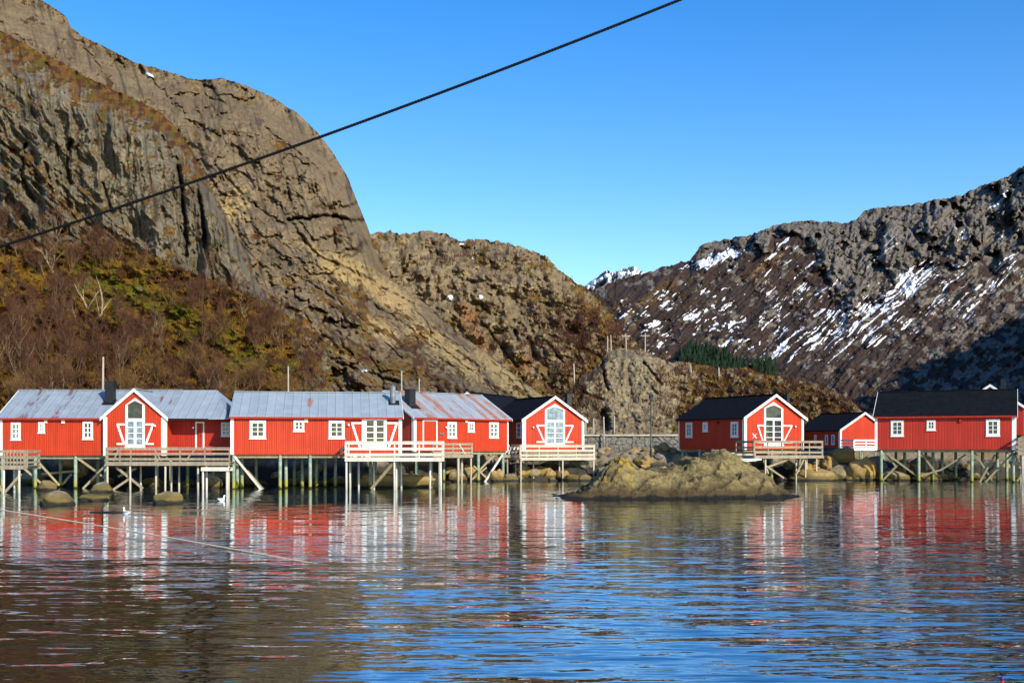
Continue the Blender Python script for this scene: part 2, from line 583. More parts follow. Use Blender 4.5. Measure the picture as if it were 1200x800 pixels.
MT = {}
MT['cliff'] = m_terrain('cliff_rock', (0.100, 0.083, 0.055), (0.172, 0.147, 0.100), (0.24, 0.19, 0.105), (0.030, 0.026, 0.020), (0.15, 0.075, 0.013), (0.085, 0.074, 0.006), (0.065, 0.026, 0.009), grain=1.2, bump=1.3)
MT['dome'] = m_terrain('dome_rock', (0.125, 0.092, 0.052), (0.200, 0.149, 0.086), (0.37, 0.265, 0.110), (0.042, 0.034, 0.026), (0.16, 0.085, 0.016), (0.095, 0.076, 0.009), (0.068, 0.033, 0.013), grain=0.8, bump=1.5)
MT['slope'] = m_terrain('mossy_slope', (0.085, 0.07, 0.045), (0.13, 0.11, 0.07), (0.22, 0.175, 0.10), (0.022, 0.022, 0.018), (0.185, 0.098, 0.007), (0.100, 0.095, 0.003), (0.050, 0.020, 0.006), grain=1.6, bump=1.3)
MT['hill'] = m_terrain('hill_rock', (0.140, 0.105, 0.058), (0.215, 0.165, 0.095), (0.34, 0.255, 0.12), (0.042, 0.035, 0.027), (0.165, 0.092, 0.016), (0.095, 0.075, 0.009), (0.068, 0.034, 0.013), grain=0.55, scree=(0.21, 0.10, 0.036))
MT['knoll'] = m_terrain('knoll_rock', (0.135, 0.103, 0.062), (0.205, 0.163, 0.098), (0.32, 0.26, 0.14), (0.030, 0.025, 0.021), (0.18, 0.095, 0.012), (0.10, 0.082, 0.007), (0.068, 0.030, 0.011), grain=1.4)
MT['fell'] = m_terrain('fell_rock', (0.098, 0.086, 0.073), (0.170, 0.150, 0.126), (0.165, 0.10, 0.038), (0.018, 0.017, 0.017), (0.095, 0.053, 0.019), (0.045, 0.036, 0.017), (0.043, 0.028, 0.022), grain=0.28, bump=0.8)
MT['peak'] = m_terrain('hazed_peak_rock', (0.13, 0.15, 0.20), (0.18, 0.21, 0.27), (0.3, 0.3, 0.3), (0.1, 0.1, 0.14), (0.1, 0.1, 0.1), (0.1, 0.1, 0.1), (0.1, 0.1, 0.1), grain=0.02)  # bluish rock colours: distance haze put into the summit's colour

# --- mossy slope below the cliff, behind the left houses
CR_SLOPE = [(-200, 285), (0, 270), (35, 262), (70, 268), (140, 285), (182, 301), (224, 319), (252, 330), (280, 340), (315, 357), (343, 375), (364, 408), (381, 441), (400, 470), (430, 500), (470, 512)]


def d_slope(px, v, py):
    return 112 + 53 * v ** 0.95 + 6 * np.sin(px / 60.0) * v


def disp_slope(px, py, x, z, v):
    a, b = rot2(px, py, 38)
    lump = fbm(px / 45, py / 30, 4, 11) * 4.5 + fbm(px / 12, py / 8, 4, 12) * 1.5 + fbm(px / 4, py / 3, 3, 13) * 0.45
    rib = ridged(a / 90, b / 22, 4, 14) * 2.5
    return (lump - rib) * sstep(0, 0.12, v)


def mask_slope(px, py, x, z, v, N):
    a, b = rot2(px, py, 38)
    w = fbm(px / 28, py / 20, 5, 21); w2 = fbm(a / 30, b / 9, 5, 22); w3 = fbm(px / 9, py / 7, 4, 23)
    rockband = np.maximum(blob(px, py, 60, 275, 90, 10, 14) * 0.7, blob(px, py, 368, 458, 22, 22))
    rockband = np.maximum(rockband, blob(px, py, 345, 400, 40, 8, 60) * 0.8)
    veg = 1 - sstep(0.35, 0.7, rockband + 0.5 * w3 + 0.2 * w) - sstep(0.62, 0.8, w2 + 0.3 * w3) * 0.8
    pale = sstep(0.1, 0.6, w3) * 0.4
    dark = sstep(0.4, 0.8, fbm(px / 6, py / 14, 3, 24)) * 0.8
    green = sstep(0.0, 0.45, w + 0.45 * w2 + 1.0 * blob(px, py, 150, 345, 150, 35, 28) + 0.7 * blob(px, py, 300, 425, 60, 25) - 0.35)
    heath = sstep(-0.05, 0.4, fbm(px / 22, py / 16, 5, 26) + 0.2 * w3 - 0.5 * blob(px, py, 190, 370, 110, 28, 25) + 0.1)
    return (veg, pale, 0 * v, dark), (green, heath, 0 * v)


relief('hillside', CR_SLOPE, 521, d_slope, -200, 470, 1.0, 330, disp_slope, mask_slope, MT['slope'], 2.0, 0.5, 3)

# --- the near grey cliff
CR_CLIFF = [(-220, -40), (-60, 0), (0, 36), (37, 56), (75, 75), (112, 96), (150, 112), (187, 131), (206, 150), (225, 176), (240, 204), (255, 234), (277, 276), (292, 305), (301, 329), (322, 357), (345, 395), (368, 440), (378, 470)]


def d_cliff(px, v, py):
    depth = 158 + 0.03 * (px - 100)
    h = np.maximum(0, 520 - py)
    s = sstep(0.84, 1.0, v)
    return depth + h * 0.075 + s * s * 26 + 18 * sstep(230, 330, px) * v


def disp_cliff(px, py, x, z, v):
    q = px - 0.14 * (py - 250) + fbm(px / 60, py / 70, 3, 30) * 14
    low = sstep(60, 180, py - 1.0 * px)           # the broken, slanting left part
    a, b = rot2(px, py, 42)
    butt = ridged(q / 62, py / 300, 3, 31) ** 1.5 * 9
    flute = ridged(q / 19, py / 130, 4, 32) ** 2 * 2.7
    slab = (ridged(a / 160, b / 26, 4, 33) ** 2) * 6 * (0.15 + 0.85 * low)
    d1, e, idv = cells(a / 30, b / 13, 34)
    blocks = (idv - 0.5) * 2.2 * sstep(0, 0.15, e) * (0.15 + 0.85 * low)
    fine = fbm(q / 8, py / 18, 5, 35) * 1.0 + fbm(px / 3.2, py / 4.2, 3, 36) * 0.35
    crack = 0
    for pts, wd, dp in (([(206, 185), (212, 215), (216, 255), (219, 300)], 2.2, 5), ([(228, 205), (236, 245), (241, 290), (250, 330)], 1.8, 4),
                        ([(82, 165), (77, 195), (83, 215)], 2.6, 4), ([(190, 160), (200, 182), (208, 200)], 2.5, 4), ([(120, 215), (128, 240)], 1.6, 2.5),
                        ([(30, 170), (24, 205), (40, 235)], 2.2, 4), ([(262, 240), (275, 280), (300, 340)], 2.0, 3), ([(55, 75), (62, 92)], 2, 3), ([(175, 140), (180, 165)], 1.5, 2)):
        crack = crack + dp * np.exp(-(seg_dist(px + fbm(py / 9, px / 30, 3, 37) * 2.0, py, pts) / wd) ** 2)
    return -(butt + flute + slab) + fine + blocks + crack


def mask_cliff(px, py, x, z, v, N):
    yc = pl(CR_CLIFF, px[0])[None, :]
    below = py - yc
    w = fbm(px / 16, py / 12, 5, 41); w2 = fbm(px / 5, py / 5, 4, 42)
    w9 = fbm(px / 30, py / 9, 4, 48)
    band = 1 - sstep(4, 40, below + 22 * w + 16 * w2 + 16 * w9 + 4)
    band = band * sstep(262, 225, px)
    ramp_ = np.exp(-(seg_dist(px, py, [(0, 160), (35, 195), (75, 240), (130, 290), (190, 320)]) / (7 + 5 * w)) ** 2)
    edge = np.exp(-(seg_dist(px, py, [(228, 190), (256, 240), (285, 300), (322, 360)]) / 3.5) ** 2) * sstep(-0.1, 0.3, w2)
    pocket = sstep(0.42, 0.62, w + 0.4 * w2 + 0.9 * (N[..., 2] - 0.3))
    veg = np.maximum.reduce([band, ramp_ * sstep(-0.3, 0.2, w2), edge, pocket * 0.8])
    q = px - 0.14 * (py - 250)
    streak = fbm(q / 5, py / 90, 4, 43)
    dark = sstep(0.12, 0.6, streak + 0.25 * w) * 0.75
    pale = sstep(0.15, 0.6, fbm(q / 9, py / 40, 4, 44) - 0.2 * streak) * 0.55
    green = sstep(0.0, 0.4, fbm(px / 14, py / 14, 4, 45))
    heath = sstep(-0.1, 0.4, fbm(px / 9, py / 7, 5, 46) + 0.1 * band)
    return (veg, pale, 0 * v, dark), (green, heath, 0 * v)


relief('cliff', CR_CLIFF, 475, d_cliff, -220, 375, 0.9, 470, disp_cliff, mask_cliff, MT['cliff'], 1.8, 0.6, 5)

# --- the rounded rock dome and the smooth slabs that run down from it
CR_DOME = [(-150, -150), (-40, -60), (20, -12), (49, 0), (67, 12), (79, 22), (83, 32), (97, 43), (127, 57), (157, 73), (187, 81), (225, 93), (245, 93), (262, 92), (285, 99), (319, 114), (349, 133), (371, 154), (390, 178), (409, 211), (420, 240), (431, 267), (440, 292), (449, 314), (466, 333), (492, 350), (520, 374), (545, 396), (575, 417), (600, 438), (625, 456), (650, 474), (680, 498), (700, 512)]


def d_dome(px, v, py):
    t = np.clip((512 - py) / 420.0, 0, 1.3)
    d = 205 + 95 * t + 70 * sstep(0.0, 0.35, t) * sstep(0.1, 1, v)
    roll = sstep(0.80, 1.0, v)
    right = sstep(470, 640, px)
    return d * (1 - 0.10 * right) + roll ** 2 * (45 - 28 * right) + 0.12 * np.maximum(0, px - 330) * sstep(0.3, 0.9, v) * (1 - right)


def disp_dome(px, py, x, z, v):
    w = fbm(px / 50, py / 50, 3, 50)
    a, b = rot2(px, py, 48)          # joints dipping down to the right
    b = b + 10 * w
    d2 = ridged(a / 130, b / 24, 4, 51) ** 2
    steps = fbm(a / 70, b / 13, 4, 52)
    a3, b3 = rot2(px, py, 74)
    flute = ridged(a3 / 110, b3 / 15 + w, 4, 53) ** 2
    upper = sstep(330, 240, py - 0.25 * (px - 380))
    apron = 1 - upper
    fine = fbm(px / 6, py / 6, 5, 54) * 1.1 + fbm(px / 2.4, py / 2.4, 3, 55) * 0.4
    fa, fb = rot2(px, py, 28); wv = fbm(px / 12, py / 12, 3, 158)
    f1, fe, fid = cells(fa / 46 + 0.6 * w + 0.15 * wv, fb / 24 + 0.5 * w + 0.2 * wv, 159)
    g1, ge, gid = cells(fa / 17 + 0.4 * w, fb / 9 + 0.15 * wv, 160)
    facets = (fid - 0.5) * 5.5 + 0.9 * (1 - sstep(0, 0.09, fe)) + (gid - 0.5) * 1.1 + (f1 - 0.4) * 2.5
    d = facets - 2.2 * d2 * (0.4 + 0.6 * apron) + steps * (0.7 + 1.2 * apron) - flute * 2.6 * upper + fine * 0.7 + fbm(px / 40, py / 32, 4, 56) * 7 + fbm(a / 22, b / 6, 4, 59) * 0.8
    crack = 0
    for pts, wd, dp in (([(338, 258), (360, 256), (385, 253), (410, 258), (424, 258)], 1.6, 9), ([(205, 112), (240, 112), (262, 120)], 2.0, 5),
                        ([(440, 292), (452, 305), (464, 322)], 2.5, 6), ([(290, 105), (270, 130), (240, 140)], 1.4, 3), ([(372, 300), (400, 312), (440, 330)], 1.6, 3.5),
                        ([(280, 175), (284, 188)], 2.5, 5), ([(338, 258), (352, 275), (372, 300)], 2.0, 4), ([(430, 352), (470, 378), (520, 410), (560, 440)], 1.6, 3),
                        ([(360, 330), (395, 352), (430, 380), (470, 420)], 1.6, 3), ([(512, 385), (520, 402)], 3, 5), ([(395, 425), (440, 440), (470, 450)], 1.8, 3), ([(335, 210), (340, 235)], 1.5, 3),
                        ([(310, 150), (345, 175), (380, 205)], 1.3, 2.5), ([(250, 190), (290, 235), (330, 262)], 1.5, 3)):
        crack = crack + dp * np.exp(-(seg_dist(px + fbm(py / 7, px / 20, 3, 57) * 2, py + fbm(py / 20, px / 7, 3, 58) * 2, pts) / wd) ** 2)
    return d + crack


def mask_dome(px, py, x, z, v, N):
    w = fbm(px / 24, py / 18, 5, 61); w2 = fbm(px / 6, py / 5, 4, 62)
    a, b = rot2(px, py, 35)
    st = fbm(a / 55, b / 7, 5, 63)
    yc = pl(CR_DOME, px[0])[None, :]
    lowz = sstep(318, 350, py - 0.10 * (px - 380))
    veg = sstep(0.22, 0.48, st + 0.35 * w2 + 0.25 * w + 0.02) * lowz
    veg = np.maximum(veg, 0.9 * sstep(0.45, 0.75, np.maximum.reduce([
        blob(px, py, 424, 360, 9, 40, -8), blob(px, py, 405, 365, 60, 5, 30), blob(px, py, 440, 425, 90, 9, 22), blob(px, py, 500, 440, 70, 8, 25),
        blob(px, py, 400, 335, 30, 4, 40), blob(px, py, 480, 405, 22, 12), blob(px, py, 370, 395, 40, 9, 38)]) + 0.5 * w2))
    near_top = 1 - sstep(3, 22, py - yc + 12 * w)
    veg = np.maximum(veg, near_top * sstep(0.05, 0.4, w2 + 0.5 * w) * sstep(330, 150, px))
    veg = np.maximum(veg, sstep(0.55, 0.75, w + 0.5 * w2) * 0.9)
    pale = np.maximum.reduce([blob(px, py, 276, 243, 16, 24, 15) * 1.1, blob(px, py, 404, 318, 40, 20, 25), blob(px, py, 455, 345, 50, 17, 36), blob(px, py, 365, 290, 20, 8, 40) * 0.8,
                              blob(px, py, 445, 385, 45, 14, 35) * 0.9, blob(px, py, 520, 410, 70, 16, 37), blob(px, py, 600, 448, 70, 16, 38), blob(px, py, 395, 408, 40, 8, 30) * 0.8])
    pale = sstep(0.25, 0.8, pale + 0.4 * w2 + 0.25 * st)
    a3, b3 = rot2(px, py, 74)
    dark = sstep(0.2, 0.62, fbm(a3 / 50, b3 / 6, 4, 65) + 0.2 * w) * 0.7 * (1 - pale * 0.8)
    dark = np.maximum(dark, sstep(0.3, 0.6, -st + 0.3 * w2) * 0.5 * lowz)
    green = sstep(0.1, 0.5, fbm(px / 18, py / 14, 4, 66))
    heath = sstep(-0.25, 0.25, fbm(px / 20, py / 16, 4, 67))
    snow = np.maximum(blob(px, py, 175, 88, 6, 2.2, 22), blob(px, py, 427, 434, 3.5, 1.8)) * 1.2 + 0.25 * w2 * (blob(px, py, 175, 88, 12, 6) + blob(px, py, 427, 434, 8, 4))
    return (veg, pale, snow, dark), (green, heath, 0 * v)


relief('rock_dome', CR_DOME, 514, d_dome, -60, 700, 1.0, 520, disp_dome, mask_dome, MT['dome'], 1.0, 0.5, 7)

# --- the hill behind the slabs
CR_HILL = [(380, 300), (410, 280), (436, 273), (455, 272), (478, 274), (504, 270), (520, 274), (537, 282), (560, 280), (582, 282), (600, 287), (620, 293), (642, 301), (654, 316), (680, 333), (699, 349), (716, 368), (729, 385), (745, 402), (770, 420), (800, 440), (850, 470), (900, 500)]


def d_hill(px, v, py):
    t = (515 - py) / 240.0
    return 300 + 150 * np.clip(t, 0, 1.1) + 20 * sstep(0.82, 1, v) ** 2 + 0.10 * (px - 550) * v


def disp_hill(px, py, x, z, v):
    w = fbm(px / 40, py / 40, 3, 70)
    a, b = rot2(px, py, 40)
    d1, e, idv = cells(px / 34 + 0.8 * w, py / 24 + 0.6 * w, 71)
    d1b, eb, idb = cells(px / 12 + w, py / 9, 72)
    gul = ridged(a / 80, (b + 12 * w) / 26, 4, 73) ** 2
    d = (d1 - 0.45) * 12 + (d1b - 0.4) * 3.4 - gul * 5 + fbm(px / 22, py / 18, 5, 74) * 6 + fbm(px / 5, py / 4, 4, 75) * 1.6 + fbm(px / 2.2, py / 2.2, 2, 76) * 0.5
    crack = 0
    for pts, wd, dp in (([(619, 398), (623, 408), (628, 418)], 3.0, 12), ([(603, 388), (607, 398)], 2.5, 7), ([(640, 400), (660, 425)], 1.6, 5), ([(560, 372), (590, 410), (606, 430)], 1.5, 4), ([(480, 300), (470, 325)], 2, 5), ([(505, 280), (512, 300), (500, 330)], 2, 5)):
        crack = crack + dp * np.exp(-(seg_dist(px + fbm(py / 7, px / 20, 3, 77) * 2, py, pts) / wd) ** 2)
    return d + crack


def mask_hill(px, py, x, z, v, N):
    w = fbm(px / 22, py / 16, 5, 81); w2 = fbm(px / 6, py / 5, 4, 82)
    a, b = rot2(px, py, 42)
    st = fbm(a / 34, b / 10, 5, 83)
    brownright = sstep(600, 720, px + 0.9 * (py - 380))
    rocky = np.maximum.reduce([blob(px, py, 505, 290, 30, 25), blob(px, py, 570, 330, 40, 20), blob(px, py, 640, 405, 45, 30, 35), blob(px, py, 600, 290, 40, 10), blob(px, py, 690, 395, 18, 12), blob(px, py, 480, 330, 35, 25)])
    veg = sstep(-0.15, 0.35, 0.75 * w + 0.55 * st + 0.3 * w2 - 0.30 + 0.55 * brownright - 0.75 * rocky + 0.7 * (N[..., 2] - 0.45))
    pale = sstep(0.1, 0.6, fbm(px / 12, py / 9, 4, 84)) * 0.5
    dark = sstep(0.25, 0.7, fbm(px / 5, py / 12, 4, 85)) * 0.6
    green = sstep(0.05, 0.45, fbm(px / 16, py / 12, 4, 86) + 0.3 * w2)
    heath = sstep(-0.1, 0.35, fbm(px / 18, py / 14, 5, 87) + 0.45 * brownright - 0.22)
    scr = np.maximum(blob(px, py, 548, 370, 26, 13, 48), blob(px, py, 560, 395, 32, 10, 60))
    scr = np.maximum(scr, blob(px, py, 616, 425, 12, 14)) * (1 - 0.0 * w)
    scr = sstep(0.4, 0.85, scr + 0.5 * w2) * 0.8
    snow = np.maximum.reduce([blob(px, py, 527, 349, 8, 3, -32), blob(px, py, 563, 348, 4, 2.4), blob(px, py, 555, 302, 3, 2), blob(px, py, 541, 286, 3, 2), blob(px, py, 650, 373, 3, 1.5)]) * 1.1
    snow = snow * (1 + 0.7 * w2)
    return (veg, pale, snow, dark), (green, heath, scr)


relief('hill', CR_HILL, 516, d_hill, 380, 900, 0.9, 300, disp_hill, mask_hill, MT['hill'], 2.2, 0.45, 9)

# --- the low knoll and broken ground beside the road
CR_KNOLL = [(560, 522), (600, 512), (640, 480), (655, 466), (672, 452), (682, 440), (692, 436), (700, 430), (706, 421), (713, 412), (724, 408), (745, 409), (760, 413), (772, 419), (786, 424), (800, 424), (815, 426), (850, 432), (875, 430), (900, 440), (912, 440), (937, 447), (962, 452), (982, 460), (1000, 471), (1012, 484), (1040, 500), (1080, 515), (1120, 520)]


def d_knoll(px, v, py):
    t = np.clip((514 - py) / 105.0, 0, 1.1)
    kn = sstep(632, 668, px) * sstep(830, 765, px)
    return 137 + (46 - 22 * kn) * t + 4 * sstep(0.85, 1, v) ** 2


def disp_knoll(px, py, x, z, v):
    kn = sstep(664, 684, px) * sstep(805, 775, px)
    w = fbm(px / 20, py / 20, 3, 90)
    q = px + 0.25 * (py - 450) * sstep(735, 760, px) - 0.1 * (py - 450)
    flute = ridged(q / 34 + 0.4 * w, py / 130, 3, 91) ** 1.8 * 1.2
    d1, e, idv = cells(px / 13 + 0.7 * w, py / 8 + 0.6 * w, 92)
    lumps = (d1 - 0.4) * 4.6
    d = -flute * (0.25 + kn) + lumps * (1 - 0.93 * kn) + fbm(px / 9, py / 7, 5, 93) * (1.5 - 0.8 * kn) + fbm(px / 3, py / 2.6, 3, 94) * (0.45 - 0.2 * kn)
    crack = 0
    for pts, wd, dp in (([(707, 424), (707, 440), (712, 456)], 1.6, 3.2), ([(684, 455), (678, 470)], 1.8, 2.5), ([(735, 430), (742, 470)], 1.2, 0.5), ([(672, 452), (690, 462), (706, 468)], 1.4, 2), ([(752, 440), (770, 462), (786, 470)], 1.3, 0.5), ([(707, 485), (709, 500)], 5, 4), ([(755, 425), (775, 450)], 1.5, 2)):
        crack = crack + dp * np.exp(-(seg_dist(px + fbm(py / 7, px / 20, 3, 95) * 2, py, pts) / wd) ** 2)
    return (d + crack) * sstep(0, 0.1, v)


def mask_knoll(px, py, x, z, v, N):
    kn = sstep(668, 690, px) * sstep(815, 785, px + 0.2 * (py - 430))
    kn = np.maximum(kn, blob(px, py, 690, 450, 22, 18, -30))
    w = fbm(px / 14, py / 9, 5, 101); w2 = fbm(px / 4, py / 3.4, 4, 102)
    gully = np.exp(-(seg_dist(px, py, [(697, 450), (705, 475), (730, 490), (750, 503)]) / 7) ** 2) + np.exp(-(seg_dist(px, py, [(775, 430), (790, 450), (762, 490)]) / 6) ** 2)
    veg = sstep(-0.25, 0.25, w + 0.4 * w2 - 1.5 * kn + 0.9 * gully + 0.5 * (N[..., 2] - 0.5) + 0.05)
    d1, e, idv = cells(px / 13, py / 8, 92)
    pale = sstep(0.0, 0.5, w2 + 0.5 * (idv - 0.5)) * (1 - 0.3 * kn)
    dark = sstep(0.05, 0.55, fbm(px / 4, py / 30, 4, 103)) * 0.45
    dark = np.maximum(dark, blob(px, py, 707, 492, 6, 14) * 1.2)  # shadow of the cleft put into the rock colour
    green = sstep(-0.1, 0.35, fbm(px / 12, py / 9, 4, 104))
    heath = sstep(-0.05, 0.35, fbm(px / 16, py / 10, 4, 105))
    return (veg, pale, 0 * v, dark), (green, heath, 0 * v)


relief('knoll', CR_KNOLL, 519, d_knoll, 560, 1120, 0.8, 160, disp_knoll, mask_knoll, MT['knoll'], 1.5, 0.4, 11)

# --- the snow streaked fell on the right
CR_FELL = [(600, 420), (650, 375), (676, 352), (695, 340), (710, 334), (725, 327), (755, 320), (782, 312), (807, 305), (822, 288), (829, 284), (855, 280), (881, 275), (893, 270), (907, 264), (934, 259), (960, 259), (994, 262), (1005, 255), (1013, 247), (1022, 244), (1045, 242), (1069, 240), (1085, 236), (1099, 234), (1125, 229), (1150, 218), (1168, 212), (1181, 206), (1200, 194), (1260, 175), (1350, 150), (1500, 120)]


def d_fell(px, v, py):
    t = np.clip((500 - py) / 240.0, 0, 1.4)
    return 470 + 340 * t ** 0.9 + 24 * sstep(0.85, 1, v) ** 2 - 0.12 * (px - 900)


def fell_cliffs(px, py):
    yc = pl(CR_FELL, px[0])[None, :]
    below = py - yc
    ht = 22 + 75 * sstep(930, 1010, px) + 20 * np.sin(px / 37.0) * sstep(930, 1010, px)
    return (1 - sstep(ht * 0.6, ht * 1.2, below + 18 * fbm(px / 18, py / 18, 3, 110))) * sstep(790, 850, px)


def disp_fell(px, py, x, z, v):
    cl = fell_cliffs(px, py)
    w = fbm(px / 45, py / 45, 3, 111)
    w2_ = fbm(px / 8, py / 8, 3, 129)
    a, b = rot2(px, py, -43)
    gul = ridged(a / 150, (b + 4 * w) / 16, 4, 112) ** 2
    d1, e, idv = cells(px / 24 + w, py / 42 + 0.5 * w, 113)
    d1b, eb, idb = cells(px / 9 + w, py / 13, 114)
    d1, e, idv = cells(px / 40 + 0.9 * w + 0.25 * fbm(px / 9, py / 9, 3, 120), py / 70 + 0.4 * w, 113)
    blocks = (idv - 0.5) * 34 + 5 * (1 - sstep(0, 0.08, e)) + (d1 - 0.45) * 18 + ridged(px / 17 + 0.2 * w2_, (py + px) / 90, 4, 119) ** 2 * -12 + ridged(a / 60, b / 12, 3, 130) * -7 + fbm(px / 7, py / 9, 5, 128) * 2.2 + 8
    g2 = ridged(a / 40, b / 7, 3, 116) ** 2
    d = -gul * 13 - g2 * 4 + blocks * cl + (d1b - 0.4) * 0.8 * (1 - cl) + fbm(px / 24, py / 20, 4, 115) * 6 + fbm(px / 4, py / 3.5, 4, 117) * 1.0 + fbm(px / 2.1, py / 2.1, 2, 118) * 0.5
    return d


def mask_fell(px, py, x, z, v, N):
    cl = fell_cliffs(px, py)
    yc = pl(CR_FELL, px[0])[None, :]
    w = fbm(px / 30, py / 24, 5, 121); w2 = fbm(px / 5, py / 4, 4, 122)
    bend = fbm(px / 45, py / 45, 3, 111)
    a, b = rot2(px, py, -43)
    st = 0.75 * fbm(a / 85, (b + 5 * bend + 1.2 * w2) / 4.4, 3, 123) + 0.65 * fbm(a / 24, (b + 3 * bend + 0.5 * w2) / 1.9, 3, 223)
    a2, b2 = rot2(px, py, -20)
    st2 = 0.6 * fbm(a2 / 50, (b2 + 6 * bend + 2 * w2) / 8, 3, 124) + 0.65 * fbm(a2 / 13, (b2 + 2 * w2) / 2.8, 3, 224)
    left = sstep(930, 830, px)
    heavy = np.maximum.reduce([blob(px, py, 835, 303, 55, 9, -17), blob(px, py, 833, 365, 30, 14, -15) * 0.7, blob(px, py, 905, 318, 24, 8, -40) * 0.8,
                               blob(px, py, 1040, 350, 70, 26, -43) * 0.85, blob(px, py, 1170, 238, 24, 5, -50) * 0.9, blob(px, py, 1045, 305, 26, 8, -45) * 0.8, blob(px, py, 960, 380, 60, 40, -40) * 0.5,
                               blob(px, py, 1160, 340, 40, 14, -45) * 0.7, blob(px, py, 760, 380, 50, 22, -35) * 0.55, blob(px, py, 850, 380, 40, 30) * 0.5, blob(px, py, 1120, 285, 30, 12, -48) * 0.6])
    shade_line = pl([(600, 450), (900, 440), (985, 440), (1060, 415), (1130, 395), (1200, 350), (1500, 260)], px)
    mid = sstep(4, 26, py - yc) * sstep(0, -28, py - shade_line)  # snow left out below the cast shade's edge to darken it
    sraw = np.where(px < 890, 0.55 * st2 + 0.45 * st, st)
    snow = sstep(0.42, 0.60, sraw + 0.62 * heavy + 0.32 * w2 + 0.55 * w - 0.10) * np.maximum(mid, sstep(0.3, 0.6, heavy)) * (1 - 0.5 * cl * (heavy < 0.4))
    veg = 1 - sstep(0.25, 0.6, cl + 0.35 * w2 + 0.2 * w) - 0.95 * sstep(0.02, 0.4, fbm(px / 14, py / 12, 4, 125) + 0.3 * fbm(a / 30, b / 6, 3, 225) + 0.25 * w2 + 0.35 * sstep(980, 1150, px) - 0.12)
    pale = sstep(0.1, 0.5, fbm(px / 16, py / 12, 4, 126)) * 0.25 + 0.9 * sstep(0.4, 0.8, blob(px, py, 895, 318, 14, 22, 20) + 0.4 * w2)
    dark = sstep(0.15, 0.6, fbm(px / 5, py / 7, 4, 127)) * 0.6
    tan = np.maximum(blob(px, py, 770, 345, 50, 9, -38), blob(px, py, 905, 305, 30, 10, -60))
    heath = 1 - sstep(0.35, 0.8, tan + 0.3 * w2) * 0.9 - 0.3 * sstep(0.2, 0.6, w)
    green = sstep(0.1, 0.6, w)
    return (veg, pale, snow, dark), (green, heath, 0 * v)


relief('mountain', CR_FELL, 512, d_fell, 600, 1500, 1.0, 330, disp_fell, mask_fell, MT['fell'], 1.8, 0.5, 13)

# --- the snowy summit far behind the gap
CR_PEAK = [(560, 400), (640, 362), (687, 334), (697, 326), (705, 321), (712, 316), (717, 319), (722, 318), (732, 315), (738, 312), (743, 311), (749, 315), (756, 320), (780, 335), (840, 352), (900, 375)]
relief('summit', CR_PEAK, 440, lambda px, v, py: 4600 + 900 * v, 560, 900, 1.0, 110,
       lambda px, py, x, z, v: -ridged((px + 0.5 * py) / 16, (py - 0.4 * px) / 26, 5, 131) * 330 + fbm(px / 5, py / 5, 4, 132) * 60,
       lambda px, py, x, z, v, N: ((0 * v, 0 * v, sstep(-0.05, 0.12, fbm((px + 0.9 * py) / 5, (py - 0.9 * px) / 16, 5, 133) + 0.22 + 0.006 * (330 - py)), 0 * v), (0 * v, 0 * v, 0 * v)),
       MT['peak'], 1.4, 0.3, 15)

# --- the ridge beyond the right edge of the frame; its shade lies on the fell
edge = [(985, 482), (1005, 470), (1030, 452), (1060, 436), (1095, 421), (1130, 409), (1150, 397), (1170, 384), (1200, 362), (1235, 340), (1300, 310), (1400, 280)]
gpts = []
for ex, ey in edge:
    ycx = float(pl(CR_FELL, ex)); vv = (512 - ey) / (512 - ycx)
    Dd = float(d_fell(np.array([[ex]]), np.array([[vv]]), np.array([[ey]]))[0, 0])
    p = at(ex, ey, Dd)
    gpts.append(p + SUNV * (330.0 / math.cos(SUN_EL)))
g0 = gpts[0]; g1 = gpts[-1]
gpts = [g0 + (g0 - gpts[2]).normalized() * 60 + Vector((0, 0, -170))] + gpts + [g1 + Vector((160, 120, 30)), g1 + Vector((500, 300, 0))]
gm = MB()
nG = len(gpts)
across = Vector((SUNV.x, SUNV.y, 0)).normalized()
prof = [(-1.0, 0.0), (-0.6, 0.30), (-0.3, 0.62), (-0.1, 0.9), (0, 1), (0.15, 0.88), (0.45, 0.55), (1, 0)]
sub = []
for i in range(nG - 1):
    for k in range(6):
        sub.append(gpts[i].lerp(gpts[i + 1], k / 6))
sub.append(gpts[-1])
for i, p in enumerate(sub):
    jag = float(fbm(np.array([i * 0.6]), np.array([0.5]), 4, 141)[0]) * 7
    for j, (s, hh) in enumerate(prof):
        z = -3 + (p.z + jag + 3) * hh
        wob = float(gn(np.array([i * 0.3]), np.array([j * 0.7]), 142)[0]) * 10 * (1 - abs(s)) * (s != 0)
        gm.v.append((p.x + across.x * s * 115, p.y + across.y * s * 115, z + wob))
npf = len(prof)
for i in range(len(sub) - 1):
    for j in range(npf - 1):
        gm.f.append((i * npf + j, (i + 1) * npf + j, (i + 1) * npf + j + 1, i * npf + j + 1))
ridge_far = gm.build('ridge', MT['fell'])
tag(ridge_far, kind='structure')

# --- shore: one sheet from under the water up to the road and the foot of the slopes
SHORE_PTS = [(-200, 91), (0, 91), (180, 90.5), (400, 91.5), (470, 94), (520, 100), (560, 102.5), (640, 104), (690, 104), (715, 104), (760, 105), (830, 106), (930, 105), (1000, 106), (1100, 107), (1200, 108), (1400, 108)]


